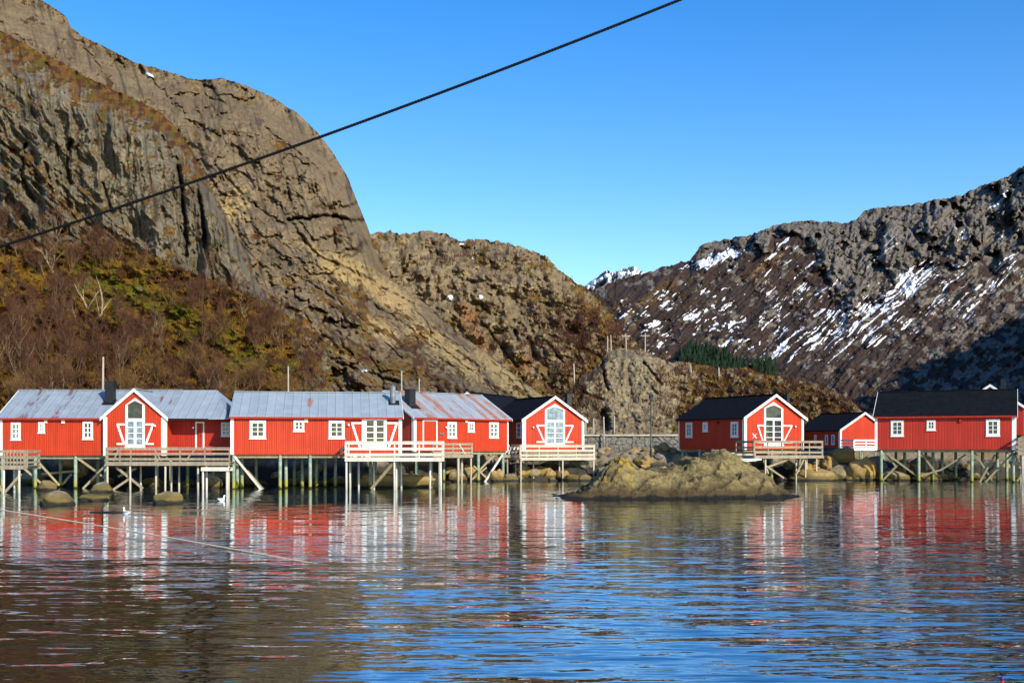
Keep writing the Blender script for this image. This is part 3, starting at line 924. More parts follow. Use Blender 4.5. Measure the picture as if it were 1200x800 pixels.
def shore_h(x, y):
    px = 600 + PIX * x / y
    ys = pl(SHORE_PTS, px)
    t = y - ys + 1.8 * fbm(x / 5, y / 5, 3, 151)
    top = 4.22
    slp = pl([(-200, 0.85), (420, 0.85), (660, 0.7), (700, 0.34), (800, 0.34), (840, 0.5), (1400, 0.5)], px)
    h = -1.2 + np.minimum(np.maximum(t, -4) * slp + 1.1, 99)
    top = np.where((x > 4.2) & (x < 31.2) & (y < 121.5), 2.35, top)
    top = np.where((x >= 31.2) & (y < 127), 1.3, top)
    h = np.where(h > top, top + 0.015 * (h - top), h)
    left = sstep(-8, -18, x)
    h = h + left * 0.06 * np.maximum(0, y - 106)
    r1, e1, i1 = cells(x / 1.5, y / 1.5, 154); r2, e2, i2 = cells(x / 0.7, y / 0.7, 155)
    n = fbm(x / 2.2, y / 2.2, 4, 152) * 0.2 + (0.5 - r1) * 0.75 + (0.5 - r2) * 0.38 + (i2 - 0.5) * 0.2
    road = np.exp(-((y - 127.5) / 4.5) ** 4) * sstep(-6, 2, x)
    return h + n * (1 - 0.92 * road) * sstep(0.0, 1.0, h + 1.0)


xs = np.concatenate([np.linspace(-150, -61, 50), np.linspace(-60, 60, 700), np.linspace(61, 150, 50)]); ys_ = np.concatenate([np.linspace(84, 126, 240), np.linspace(126.5, 175, 50)])
GX, GY = np.meshgrid(xs, ys_)
GZ = shore_h(GX, GY)
me = bpy.data.meshes.new('shore')
vv = np.stack([GX, GY, GZ], -1).reshape(-1, 3)
ii = np.arange(vv.shape[0]).reshape(GX.shape)
qq = np.stack([ii[:-1, :-1], ii[:-1, 1:], ii[1:, 1:], ii[1:, :-1]], -1).reshape(-1, 4)
me.from_pydata(vv.tolist(), [], qq.tolist()); me.update()
me.polygons.foreach_set('use_smooth', [True] * len(me.polygons))
M['shore'] = m_boulder('shore_ground', (0.14, 0.118, 0.082), (0.22, 0.19, 0.135), (0.15, 0.10, 0.03), 0.8, 0.0, 1.0, (1.9, 1.2))  # low part carries wet shore tone plus painted shade under the houses
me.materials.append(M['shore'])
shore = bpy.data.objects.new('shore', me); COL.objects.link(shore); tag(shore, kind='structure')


def shore_z(x, y):
    return float(shore_h(np.array([x], dtype=float), np.array([y], dtype=float))[0])


# road along the top of the bank
M['asphalt'] = m_plain('asphalt', (0.055, 0.055, 0.055), 0.9, 0.2, 0.25, 1.2)
rd = MB()
xr = np.linspace(3, 30.9, 30)
for i in range(len(xr) - 1):
    rd.add([(xr[i], 122.4, 4.34), (xr[i + 1], 122.4, 4.34), (xr[i + 1], 129.5, 4.36), (xr[i], 129.5, 4.36)], [(0, 1, 2, 3)])
tag(rd.build('road', M['asphalt']), kind='structure')

# --- water
mw, tw, bw = mat_new('fjord_water'); k = NT(tw)
g = k.n('ShaderNodeNewGeometry'); pos = g.outputs['Position']


def wave(scale, off, detail, dist):
    mp = k.n('ShaderNodeMapping'); tw.links.new(pos, mp.inputs[0]); mp.inputs['Scale'].default_value = scale; mp.inputs['Location'].default_value = off
    o = k.n('ShaderNodeTexNoise'); tw.links.new(mp.outputs[0], o.inputs['Vector'])
    o.inputs['Scale'].default_value = 1.0; o.inputs['Detail'].default_value = detail; o.inputs['Roughness'].default_value = 0.55; o.inputs['Distortion'].default_value = dist
    s = k.n('ShaderNodeSeparateColor'); tw.links.new(o.outputs['Color'], s.inputs[0])
    return s.outputs[0], s.outputs[1]


sx1, sy1 = wave((0.24, 1.05, 1), (0, 0, 0), 2, 0.6)
sx2, sy2 = wave((0.65, 3.3, 1), (31, 17, 0), 3, 0.4)
sx3, sy3 = wave((1.9, 9.5, 1), (7, 57, 0), 3, 0.3)
patch = k.noise(pos, 0.035, 3, 0.5)
sp_ = k.n('ShaderNodeSeparateXYZ'); tw.links.new(pos, sp_.inputs[0])
outer = k.ramp(sp_.outputs[1], 44, 14)          # ripples grow towards the camera so more sky is reflected
amp = k.math('ADD', k.math('ADD', 0.50, k.math('MULTIPLY', k.ramp(patch, 0.35, 0.65), 0.5)), k.math('MULTIPLY', outer, 0.75))


def slope(terms):
    acc = None
    for s, w in terms:
        v_ = k.math('MULTIPLY', k.math('SUBTRACT', s, 0.5), w)
        acc = v_ if acc is None else k.math('ADD', acc, v_)
    return k.math('MULTIPLY', acc, amp)


WAVE_Y = [(sy1, 0.07), (sy2, 0.21), (sy3, 0.14)]
WAVE_X = [(sx1, 0.02), (sx2, 0.06), (sx3, 0.05)]
cx = k.n('ShaderNodeCombineXYZ')
tw.links.new(slope(WAVE_X), cx.inputs[0]); tw.links.new(k.math('SUBTRACT', slope(WAVE_Y), k.math('MULTIPLY', amp, 0.011)), cx.inputs[1]); cx.inputs[2].default_value = 1.0  # normals leaned to the viewer to catch more sky
nm = k.n('ShaderNodeVectorMath', operation='NORMALIZE'); tw.links.new(cx.outputs[0], nm.inputs[0])
tw.links.new(nm.outputs[0], bw.inputs['Normal'])
lw = k.n('ShaderNodeLayerWeight'); lw.inputs['Blend'].default_value = 0.5; tw.links.new(nm.outputs[0], lw.inputs['Normal'])
gl = k.n('ShaderNodeBsdfGlossy'); gl.inputs['Color'].default_value = (0.88, 0.95, 1.0, 1); gl.inputs['Roughness'].default_value = 0.02; tw.links.new(nm.outputs[0], gl.inputs['Normal'])
fr_ = k.math('ADD', 0.02, k.math('MULTIPLY', k.math('POWER', lw.outputs['Facing'], 2.75), 0.96), True)
mxs = k.n('ShaderNodeMixShader'); tw.links.new(fr_, mxs.inputs[0]); tw.links.new(bw.outputs[0], mxs.inputs[1]); tw.links.new(gl.outputs[0], mxs.inputs[2])
for n_ in tw.nodes:
    if n_.type == 'OUTPUT_MATERIAL': tw.links.new(mxs.outputs[0], n_.inputs[0])
bw.inputs['Base Color'].default_value = (0.003, 0.005, 0.006, 1)
bw.inputs['Roughness'].default_value = 0.03
bw.inputs['IOR'].default_value = 1.33
bw.inputs['Specular IOR Level'].default_value = 0.0
wm = MB()
ys2 = [-600, -100, -20, 0, 10, 20, 40, 60, 90, 120, 160, 600, 3000]
xs2 = [-6000, -600, -150, -60, -20, 0, 20, 60, 150, 600, 6000]
for y in ys2:
    for x in xs2:
        wm.v.append((x, y, 0.0))
n2 = len(xs2)
for i in range(len(ys2) - 1):
    for j in range(n2 - 1):
        wm.f.append((i * n2 + j, i * n2 + j + 1, (i + 1) * n2 + j + 1, (i + 1) * n2 + j))
water = wm.build('water', mw, smooth=True)
tag(water, kind='structure')
# ------------------------------------------------------------------ houses on stilts
class House:
    """local frame: x along the front, y to the back, z up (z = 0 is the water)"""
    def __init__(self, name, label, px, D, theta, zf, ze, zr, cat='house', group=None):
        self.th = RAD(theta); self.P = Vector((X(px, D), D, 0))
        self.root = empty(name, self.P, self.th)
        tag(self.root, label, cat, group)
        self.c, self.s = math.cos(self.th), math.sin(self.th)
        self.zf, self.ze, self.zr = zf, ze, zr

    def fx(self, px, y=0.0):
        """local x on the plane y=const seen at photo column px"""
        kk = (px - 600) / PIX
        ox = self.P.x - self.s * y; oy = self.P.y + self.c * y
        return (kk * oy - ox) / (self.c - kk * self.s)

    def fy(self, px, x=0.0):
        """local y on the plane x=const seen at photo column px"""
        kk = (px - 600) / PIX
        ox = self.P.x + self.c * x; oy = self.P.y + self.s * x
        # ox - s*t = k (oy + c*t)
        return (ox - kk * oy) / (self.s + kk * self.c)

    def depth(self, x, y):
        return self.P.y + self.s * x + self.c * y

    def fz(self, py, x, y=0.0):
        return Zy(py, self.depth(x, y))

    # the wall planes: map (a along, out, z)
    def plane(self, side, off):
        if side == 'F': return lambda a, o, z: (a, off - o, z)
        if side == 'R': return lambda a, o, z: (off + o, a, z)
        if side == 'L': return lambda a, o, z: (off - o, a, z)

    def slab(self, mb, pm, a0, a1, o0, o1, z0, z1):
        p = pm(a0, o0, z0); q = pm(a1, o1, z1)
        mb.box(p, q)

    def body(self, mat, x0, x1, y0, y1, ridge, ze=None, zr=None, zf=None, name='wall'):
        ze = ze or self.ze; zr = zr or self.zr; zf = zf or self.zf
        m = MB()
        if ridge == 'x':
            ym = (y0 + y1) / 2
            m.prism([(x0, y0, zf), (x0, y0, ze), (x0, ym, zr), (x0, y1, ze), (x0, y1, zf)], (x1 - x0, 0, 0))
        else:
            xm = (x0 + x1) / 2
            m.prism([(x0, y0, zf), (x1, y0, zf), (x1, y0, ze), (xm, y0, zr), (x0, y0, ze)], (0, y1 - y0, 0))
        return m.build(name, mat, self.root)

    def roof(self, mat, x0, x1, y0, y1, ridge, ze=None, zr=None, eave=0.28, verge=0.22, th=0.09, name='roof', ends=('both'), lift=0.02):
        ze = ze or self.ze; zr = zr or self.zr
        m = MB()
        if ridge == 'x':
            ym = (y0 + y1) / 2; sl = (zr - ze) / (ym - y0)
            a, b = x0 - verge, x1 + verge
            for sg, yy in ((-1, y0), (1, y1)):
                e = Vector((a, yy + sg * eave, ze - sl * eave + lift)); r = Vector((a, ym, zr + lift))
                m.prism([e, r, r + Vector((0, 0, th)), e + Vector((0, 0, th))], (b - a, 0, 0))
            rr = MB(); rr.bar((a, ym, zr + th + 0.035), (b, ym, zr + th + 0.035), 0.30, 0.05)
        else:
            xm = (x0 + x1) / 2; sl = (zr - ze) / (xm - x0)
            a, b = y0 - verge, y1 + verge
            for sg, xx in ((-1, x0), (1, x1)):
                e = Vector((xx + sg * eave, a, ze - sl * eave + lift)); r = Vector((xm, a, zr + lift))
                m.prism([e, r, r + Vector((0, 0, th)), e + Vector((0, 0, th))], (0, b - a, 0))
            rr = MB(); rr.bar((xm, a, zr + th + 0.035), (xm, b, zr + th + 0.035), 0.30, 0.05)
        o = m.build(name, mat, self.root)
        rr.build('ridge_cap', mat, o)
        return o

    def barge(self, side, x0, x1, y0, y1, ridge, out=None, ze=None, zr=None, eave=0.30, verge=0.22, w=0.20, th=0.09, lift=0.02):
        """white boards along a gable, standing just outside the roof edge"""
        ze = ze or self.ze; zr = zr or self.zr; m = MB(); t = 0.035
        if ridge == 'y':
            xm = (x0 + x1) / 2; sl = (zr - ze) / (xm - x0); yy = y0 - verge - t - 0.003
            for sg, xx in ((-1, x0), (1, x1)):
                e = Vector((xx + sg * eave, yy, ze - sl * eave)); r = Vector((xm, yy, zr))
                dz0 = lift + th + 0.03; dz1 = dz0 - w
                m.prism([e + Vector((0, 0, dz1)), r + Vector((0, 0, dz1)), r + Vector((0, 0, dz0)), e + Vector((0, 0, dz0))], (0, t, 0))
        else:
            ym = (y0 + y1) / 2; sl = (zr - ze) / (ym - y0)
            xx = x0 - verge - t - 0.003 if side == 'L' else x1 + verge + 0.003
            for sg, yv in ((-1, y0), (1, y1)):
                e = Vector((xx, yv + sg * eave, ze - sl * eave)); r = Vector((xx, ym, zr))
                dz0 = lift + th + 0.03; dz1 = dz0 - w
                m.prism([e + Vector((0, 0, dz1)), r + Vector((0, 0, dz1)), r + Vector((0, 0, dz0)), e + Vector((0, 0, dz0))], (t, 0, 0))
        return m.build('bargeboard', M['white'], self.root)

    def corner(self, x, y, sx, sy, z0=None, z1=None, w=0.17, mat='white'):
        """upright board round an outside corner; sx, sy point outwards"""
        z0 = (z0 or self.zf) - 0.02; z1 = z1 or self.ze
        m = MB()
        m.box((x + sx * 0.03, y + sy * 0.032, z0), (x - sx * w, y + sy * 0.003, z1))
        m.box((x + sx * 0.032, y + sy * 0.001, z0 + 0.001), (x + sx * 0.003, y - sy * w, z1 - 0.001))
        return m.build('corner_board', M[mat], self.root)

    def fascia(self, x0, x1, y, z, mat, sy=-1, eave=0.28, h=0.14):
        m = MB(); m.box((x0, y + sy * (eave + 0.03), z - 0.10), (x1, y + sy * (eave + 0.003), z - 0.10 + h))
        return m.build('fascia', mat, self.root)

    def window(self, side, off, a0, a1, z0, z1, cols=2, rows=3, fw=0.13, pane='glass', bar=0.045):
        pm = self.plane(side, off)
        m = MB()
        S = lambda *q: self.slab(m, pm, *q)
        S(a0, a1, 0.003, 0.06, z1 - fw, z1); S(a0, a1, 0.003, 0.06, z0, z0 + fw)
        S(a0, a0 + fw, 0.003, 0.058, z0 + fw, z1 - fw); S(a1 - fw, a1, 0.003, 0.058, z0 + fw, z1 - fw)
        ia0, ia1, iz0, iz1 = a0 + fw, a1 - fw, z0 + fw, z1 - fw
        for i in range(1, cols):
            c = ia0 + (ia1 - ia0) * i / cols
            S(c - bar * 0.8, c + bar * 0.8, 0.003, 0.045, iz0, iz1)
        for j in range(1, rows):
            c = iz0 + (iz1 - iz0) * j / rows
            for i in range(cols):
                l = ia0 + (ia1 - ia0) * i / cols + (bar * 0.8 if i else 0); r = ia0 + (ia1 - ia0) * (i + 1) / cols - (bar * 0.8 if i < cols - 1 else 0)
                S(l, r, 0.003, 0.042, c - bar / 2, c + bar / 2)
        S(a0 - 0.05, a1 + 0.05, 0.003, 0.09, z0 - 0.06, z0 - 0.002)
        f = m.build('window', M['white'], self.root)
        g = MB(); self.slab(g, pm, ia0, ia1, 0.004, 0.012, iz0, iz1)
        g.build('pane', M[pane], f)
        return f

    def door(self, side, off, a0, a1, z0, z1, mat='red', fw=0.12):
        pm = self.plane(side, off); m = MB()
        self.slab(m, pm, a0 + fw, a1 - fw, 0.004, 0.03, z0, z1 - fw)
        d = m.build('door', M[mat], self.root)
        f = MB()
        self.slab(f, pm, a0, a1, 0.003, 0.055, z1 - fw, z1)
        self.slab(f, pm, a0, a0 + fw, 0.003, 0.053, z0, z1 - fw); self.slab(f, pm, a1 - fw, a1, 0.003, 0.053, z0, z1 - fw)
        f.build('door_frame', M['white'], d)
        h = MB(); h.tube([pm(a1 - fw - 0.09, 0.03, z0 + 0.95), pm(a1 - fw - 0.09, 0.08, z0 + 0.95), pm(a1 - fw - 0.2, 0.08, z0 + 0.95)], 0.015, 6)
        h.build('handle', M['black'], d)
        return d

    def loft_door(self, side, off, a0, a1, z0, zt, zs, za, fw=0.22, pane_up='glass', pane_low='glass', rows=4):
        """tall glazed double door with a pointed light above: zt transom, zs shoulders, za apex"""
        pm = self.plane(side, off); am = (a0 + a1) / 2
        m = MB(); S = lambda *q: self.slab(m, pm, *q)
        o1 = 0.07
        S(a0, a0 + fw, 0.003, o1, z0, zs); S(a1 - fw, a1, 0.003, o1, z0, zs)
        # sloping head
        def quad(p):
            A = [Vector(pm(a, 0.003, z)) for a, z in p]; B = Vector(pm(0, o1 - 0.002, 0)) - Vector(pm(0, 0.003, 0))
            m.prism(A, B)
        sl = (za - zs) / (am - a0)
        quad([(a0, zs), (am, za), (am, za - fw * 1.15), (a0 + fw, zs - fw * 1.15 + sl * fw), (a0 + fw, zs + 0.0)] if False else [(a0, zs + 0.001), (am, za), (am, za - fw * 1.2), (a0, zs - fw * 0.2)])
        quad([(a1, zs + 0.001), (am, za), (am, za - fw * 1.2), (a1, zs - fw * 0.2)])
        S(a0 + fw, a1 - fw, 0.003, o1 - 0.004, zt - 0.12, zt + 0.12)
        S(a0 - 0.06, a1 + 0.06, 0.003, o1 + 0.05, z0 - 0.10, z0)
        S(am - 0.09, am + 0.09, 0.003, o1 - 0.008, z0 + 0.16, zt - 0.12)
        S(a0 + fw, a1 - fw, 0.003, o1 - 0.012, z0, z0 + 0.16)
        for lo, hi in ((a0 + fw, am - 0.09), (am + 0.09, a1 - fw)):
            for j in range(1, rows):
                z = z0 + 0.16 + (zt - 0.12 - z0 - 0.16) * j / rows
                S(lo, hi, 0.003, 0.045, z - 0.025, z + 0.025)
        f = m.build('loft_door', M['white'], self.root)
        g = MB(); self.slab(g, pm, a0 + fw, a1 - fw, 0.004, 0.014, z0 + 0.16, zt - 0.12)
        g.build('pane', M[pane_low], f)
        g = MB()
        A = [Vector(pm(a, 0.004, z)) for a, z in ((a0 + fw, zt + 0.12), (a1 - fw, zt + 0.12), (a1 - fw, zs - 0.05), (am, za - fw * 0.9), (a0 + fw, zs - 0.05))]
        g.prism(A, Vector(pm(0, 0.014, 0)) - Vector(pm(0, 0.004, 0)))
        g.build('gable_light', M[pane_up], f)
        return f

    def leaf(self, side, off, a_in, a_out, z0, z1, mat='red', bottom=True, w=0.13):
        """barn door leaf folded back on the wall, with its white Z"""
        pm = self.plane(side, off); m = MB()
        lo, hi = min(a_in, a_out), max(a_in, a_out)
        self.slab(m, pm, lo, hi, 0.004, 0.035, z0, z1)
        d = m.build('barn_door', M[mat], self.root)
        f = MB()
        self.slab(f, pm, lo, hi, 0.037, 0.065, z1 - w, z1)
        if bottom: self.slab(f, pm, lo, hi, 0.037, 0.065, z0, z0 + w)
        B = Vector(pm(0, 0.063, 0)) - Vector(pm(0, 0.037, 0))
        sg = 1 if a_in > a_out else -1
        zb = z0 + (w if bottom else 0)
        f.prism([Vector(pm(a, 0.037, z)) for a, z in ((a_out, z1 - w), (a_out + sg * w * 1.25, z1 - w), (a_in, zb), (a_in - sg * w * 1.25, zb))], B)
        f.build('door_trim', M['white'], d)
        return d

    def chimney(self, x, y, z0, z1, w=0.55, d=0.5, mat='black'):
        m = MB(); m.box((x - w / 2, y - d / 2, z0), (x + w / 2, y + d / 2, z1))
        o = m.build('chimney', M[mat], self.root)
        c = MB(); c.box((x - w / 2 - 0.04, y - d / 2 - 0.04, z1 + 0.002), (x + w / 2 + 0.04, y + d / 2 + 0.04, z1 + 0.07))
        c.build('chimney_cap', M[mat], o)
        return o

    def flashing(self, x, y, z, sl, w=0.95):
        m = MB(); m.prism([(x - w / 2, y - 0.35, z - 0.35 * sl), (x + w / 2, y - 0.35, z - 0.35 * sl), (x + w / 2, y + 0.35, z + 0.35 * sl), (x - w / 2, y + 0.35, z + 0.35 * sl)], (0, 0, 0.05))
        return m.build('flashing', M['black'], self.root)

    def small(self, name, side, off, a, z, w, h, mat, out=0.12):
        pm = self.plane(side, off); m = MB(); self.slab(m, pm, a - w / 2, a + w / 2, 0.004, out, z - h / 2, z + h / 2)
        return m.build(name, M[mat], self.root)

    def lamp(self, side, off, a, z):
        pm = self.plane(side, off); m = MB()
        m.tube([pm(a, 0.0, z), pm(a, 0.10, z + 0.03), pm(a, 0.16, z + 0.0)], [0.02, 0.02, 0.02], 6)
        m.tube([pm(a, 0.16, z + 0.04), pm(a, 0.16, z - 0.10)], [0.05, 0.09], 8)
        return m.build('wall_lamp', M['white'], self.root)

    def stilt(self, x, y, ztop=None, r=0.12, mat='stilt', zb=-0.8):
        ztop = (ztop or self.zf) - 0.003
        m = MB(); lean = rng.uniform(-0.03, 0.03)
        m.tube([(x + lean, y, zb), (x, y, ztop)], [r * 1.08, r], 10)
        return m.build('stilt', M[mat], self.root, True)

    def brace(self, p, q, w=0.10, t=0.16, mat='timber'):
        m = MB(); m.bar(p, q, w, t)
        return m.build('brace', M[mat], self.root)

    def joists(self, x0, x1, y0, y1, z, mat='timber'):
        m = MB()
        for y in (y0 + 0.35, (y0 + y1) / 2, y1 - 0.35):
            m.box((x0 + 0.1, y - 0.09, z - 0.26), (x1 - 0.1, y + 0.09, z - 0.004))
        return m.build('floor_beam', M[mat], self.root)


def deck(label, px, D, theta, px1, zf, depth, rail_h, mat='deck', posts=(), rails=3, sides='LR', zb=-0.8, gaps=(), brace=(), rear=False, name='deck', group=None, thick=0.10, xonly=None, post_mat=None, board=0.15):
    h = House(name, label, px, D, theta, zf, zf, zf, 'deck', group)
    L = h.fx(px1)
    m = MB(); n = max(3, int(depth / 0.16))
    for i in range(n):
        y0 = depth * i / n; y1 = depth * (i + 1) / n - 0.012
        m.box((0, y0, zf - 0.045 + 0.002 * (i % 2)), (L, y1, zf + 0.002 * (i % 2)))
    fl = m.build('floor', M[mat], h.root)
    b = MB(); b.box((-0.02, -0.05, zf - 0.26), (L + 0.02, -0.003, zf - 0.02)); b.box((-0.02, depth + 0.003, zf - 0.26), (L + 0.02, depth + 0.05, zf - 0.05))
    for i in range(int(L / 1.2) + 1):
        x = min(L - 0.05, 0.05 + i * 1.2); b.box((x - 0.04, 0.0, zf - 0.24), (x + 0.04, depth, zf - 0.05))
    b.build('deck_frame', M[mat], h.root)
    r = MB()

    def run(p, q):
        p = Vector(p); q = Vector(q); d = q - p; ln = d.length; d.normalize()
        out = Vector((d.y, -d.x, 0))
        nseg = max(1, round(ln / 1.75))
        for i in range(nseg + 1):
            c = p + d * ln * i / nseg
            r.bar(c + Vector((0, 0, zf - 0.2)) + out * -0.05, c + Vector((0, 0, zf + rail_h)) + out * -0.05, 0.09, 0.09, d)
        for j in range(rails):
            z = zf + rail_h * (1.0 - 0.36 * j) - board / 2 - 0.01 + rng.uniform(-0.012, 0.012)
            r.bar(p + Vector((0, 0, z)) + out * 0.025, q + Vector((0, 0, z + rng.uniform(-0.015, 0.015))) + out * 0.025, 0.035, board, (0, 0, 1))
        r.bar(p + Vector((0, 0, zf + rail_h + 0.02)), q + Vector((0, 0, zf + rail_h + 0.02)), 0.14, 0.035, (0, 0, 1))
    xo = xonly or (0, L)
    if rails:
        run((xo[0], 0.05, 0), (xo[1], 0.05, 0))
        if 'L' in sides: run((0.05, depth, 0), (0.05, 0.1, 0))
        if 'R' in sides: run((L - 0.05, 0.1, 0), (L - 0.05, depth, 0))
        if rear: run((L, depth, 0), (0, depth, 0))
        r.build('railing', M[mat], h.root)
    for q in posts:
        ppx, y = q[0], q[1]
        h.stilt(min(max(h.fx(ppx, y), 0.08), L - 0.08) if not (len(q) > 2) else h.fx(ppx, y), y, zf - 0.26, 0.072, post_mat or mat, zb)
    return h, L


# ---- leftmost house with a projecting gable -----------------------------------------------------
LEFT_GROUP = None
h = House('stilt_house', 'long red stilt house with stained grey roof, projecting gable and black box chimney', 0.3, 83.0, 0.0, 2.42, 5.18, 7.26)
xa = h.fx(121.5, -0.4); xb = h.fx(194, -0.4); L = xb
h.body(M['red'], 0, L - 0.003, 0, 7.4, 'x')
h.roof(M['roof_wine'], 0, L - 0.18, 0, 7.4, 'x', verge=0.2)
pass
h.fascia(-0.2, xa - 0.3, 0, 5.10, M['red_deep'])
h.barge('L', 0, L, 0, 7.4, 'x')
# gable block
h.body(M['red'], xa, xb, -0.4, 3.7, 'y', 5.2, 7.14, 2.42, 'gable_wall')
h.roof(M['roof_metal'], xa, xb, -0.4, 3.9, 'y', 5.2, 7.14, 0.2, 0.15, 0.08, 'gable_roof', lift=0.03)
h.barge('F', xa, xb, -0.4, 3.7, 'y', None, 5.2, 7.14, 0.22, 0.15, 0.24, 0.08, 0.03)
h.corner(xa, -0.4, -1, -1, None, 5.2, 0.26); h.corner(xb, -0.4, 1, -1, None, 5.2, 0.3)
h.corner(0, 0, -1, -1)
# recessed wing
wx1 = h.fx(272.4, 1.3)
m_ = MB(); m_.box((xb + 0.003, 1.3, 2.42), (wx1, 7.0, 5.16)); m_.build('wing_wall', M['red_deep'], h.root)  # deeper red than the main wall: its shade put into the colour
# the main roof runs on over the wing and ends in a hip
m_ = MB(); sl_ = 2.08 / 3.7; xs_ = xb + 0.03; xe_ = wx1 + 0.12; xr_ = wx1 - 1.75; up_ = Vector((0, 0, 0.09))
ef, eb_ = 5.18 - sl_ * 0.28 + 0.02, 5.18 - sl_ * 0.28 + 0.02
m_.prism([(xs_, -0.28, ef), (xe_, -0.28, ef), (xr_, 3.7, 7.28), (xs_, 3.7, 7.28)], up_)
m_.prism([(xs_, 3.702, 7.28), (xr_, 3.702, 7.28), (xe_, 7.68, eb_), (xs_, 7.68, eb_)], up_)
m_.prism([(xe_ + 0.002, -0.28, ef - 0.001), (xe_ + 0.002, 7.68, eb_ - 0.001), (xr_ + 0.002, 3.701, 7.279)], up_)
m_.build('wing_roof', M['roof_metal'], h.root)
g_ = MB(); g_.tube([(xb + 0.1, -0.36, 5.05), (h.fx(244, -0.36), -0.36, 5.03)], 0.065, 8); g_.build('gutter', M['black'], h.root)
W = lambda p0, p1, q0, q1, y=0.0, **kw: h.window('F', y, h.fx(p0, y), h.fx(p1, y), h.fz(q1, h.fx(p0, y), y), h.fz(q0, h.fx(p0, y), y), **kw)
W(13, 24.3, 495, 515.2, pane='curtain', fw=0.15, bar=0.06); W(45, 52.6, 494.5, 507, cols=2, rows=2, fw=0.14, pane='glass'); W(97, 109, 493.4, 514.4, pane='glass', fw=0.16, bar=0.06)
W(259.3, 270.3, 494.6, 510.8, 1.3, pane='glass_blue')
h.door('F', 1.3, h.fx(229, 1.3), h.fx(239.6, 1.3), 2.9, h.fz(494, h.fx(229, 1.3), 1.3), 'red_deep', 0.11)
for p, q in ((54, 493.6), (74.5, 494)):
    h.small('vent', 'F', 0, h.fx(p), h.fz(q, h.fx(p)), 0.24, 0.26, 'cream')
Y = -0.4
F = lambda px: h.fx(px, Y)
FZ = lambda py: h.fz(py, F(158), Y)
h.loft_door('F', Y, F(147.2), F(169.8), FZ(523), FZ(492), FZ(474.5), FZ(466), 0.17, 'glass', 'glass_blue')
h.leaf('F', Y, F(147.2) - 0.03, F(137), FZ(521), FZ(496)); h.leaf('F', Y, F(169.8) + 0.03, F(180.5), FZ(521), FZ(496))
h.lamp('F', Y, F(182), FZ(498)); h.lamp('F', 1.3, h.fx(227, 1.3), 4.5)
yc_ = 2.1; h.chimney(h.fx(129.5, yc_), yc_, 6.0, h.fz(448, h.fx(129, yc_), yc_), 0.62, 0.6)
h.flashing(h.fx(129.5, yc_), yc_ - 0.25, 5.18 + (yc_ - 0.25) / 3.7 * 2.08 + 0.13, 2.08 / 3.7, 0.9)
h.joists(0, L, 0, 7.4, 2.42)
for p, y in ((41.5, 0.2), (88.6, 0.2), (123.8, 0.15), (3, 0.3), (71, 3.6), (20, 3.6), (115, 3.7), (184, 0.2), (40, 7.0), (90, 7.0), (150, 7.0), (220, 5), (250, 5), (200, 2)):
    h.stilt(h.fx(p, y), y)
lx = lambda p, y=0.2: h.fx(p, y)
h.brace((lx(43), 0.3, 2.0), (lx(63), 1.2, 0.2)); h.brace((lx(91), 0.3, 2.2), (lx(121), 0.6, 0.75)); h.brace((lx(98), 0.1, 0.0), (lx(122), 0.3, 1.6))
h.brace((lx(73, 3), 3, 0.2), (lx(84, 3), 3, 1.0)); h.brace((lx(33), 2.5, 1.0), (lx(75), 3.2, 1.25)); h.brace((lx(26), 0.4, 1.5), (lx(48), 1.2, 0.0))

# its decks
dk, dL = deck('weathered grey-brown deck with plank railing in front of the leftmost gable', 124, 80.0, 0, 268.5, 1.98, 2.6, 1.0, 'deck_old',
              [(124.6, 0.1), (152.4, 0.1), (193.8, 0.1), (232, 0.3), (242, 0.1), (268, 0.2), (165, 2.0), (183, 1.2), (201, 2.0), (210, 2.0)], 3, 'L', post_mat='deck')
m_ = MB()
for p, q in ((133, 139), (217, 229)):
    a, b_ = dk.fx(p), dk.fx(q); m_.bar((a, 0.02, 2.05), (b_, 0.02, 2.9), 0.03, 0.09)
m_.build('strut', M['deck_old'], dk.root)
m_ = MB(); m_.bar((dk.fx(181), 0.02, 2.85), (dk.fx(189), 0.02, 2.05), 0.03, 0.09); m_.build('strut', M['deck_old'], dk.root)
dk.brace((dk.fx(134), 0.4, 1.6), (dk.fx(166), 0.3, 0.1), mat='deck_old'); dk.brace((dk.fx(131), 0.2, 0.0), (dk.fx(152), 0.2, 0.85)); dk.brace((dk.fx(128), 1.8, 0.9), (dk.fx(150), 1.8, 1.5), mat='deck_old')
dl, _ = deck('low pale landing stage on thin posts between the first two grey-roofed houses', 236, 79.0, 0, 268, 1.62, 1.0, 0.4, 'deck_white', [(237, 0.1), (242.2, 0.8), (266, 0.1)], 0)
d0, _ = deck('small grey lattice-railed deck at the far left edge of the water', -22, 74.5, 0, 31, 1.82, 2.2, 0.98, 'deck_old', [(4.5, 0.1), (22.6, 0.1), (16.5, 1.8), (-10, 0.1)], 3, 'R', post_mat='deck_white')
m_ = MB()
for i in range(6):
    a = d0.fx(8.5 + i * 4.0); m_.box((a - 0.035, -0.05, 1.86), (a + 0.035, -0.015, 2.80))
m_.build('lattice', M['deck_old'], d0.root)
d0.brace((d0.fx(5), 0.1, 0.05), (d0.fx(24), 0.1, 1.25)); d0.brace((d0.fx(-6), 0.1, 0.8), (d0.fx(3.5), 0.1, 0.0))

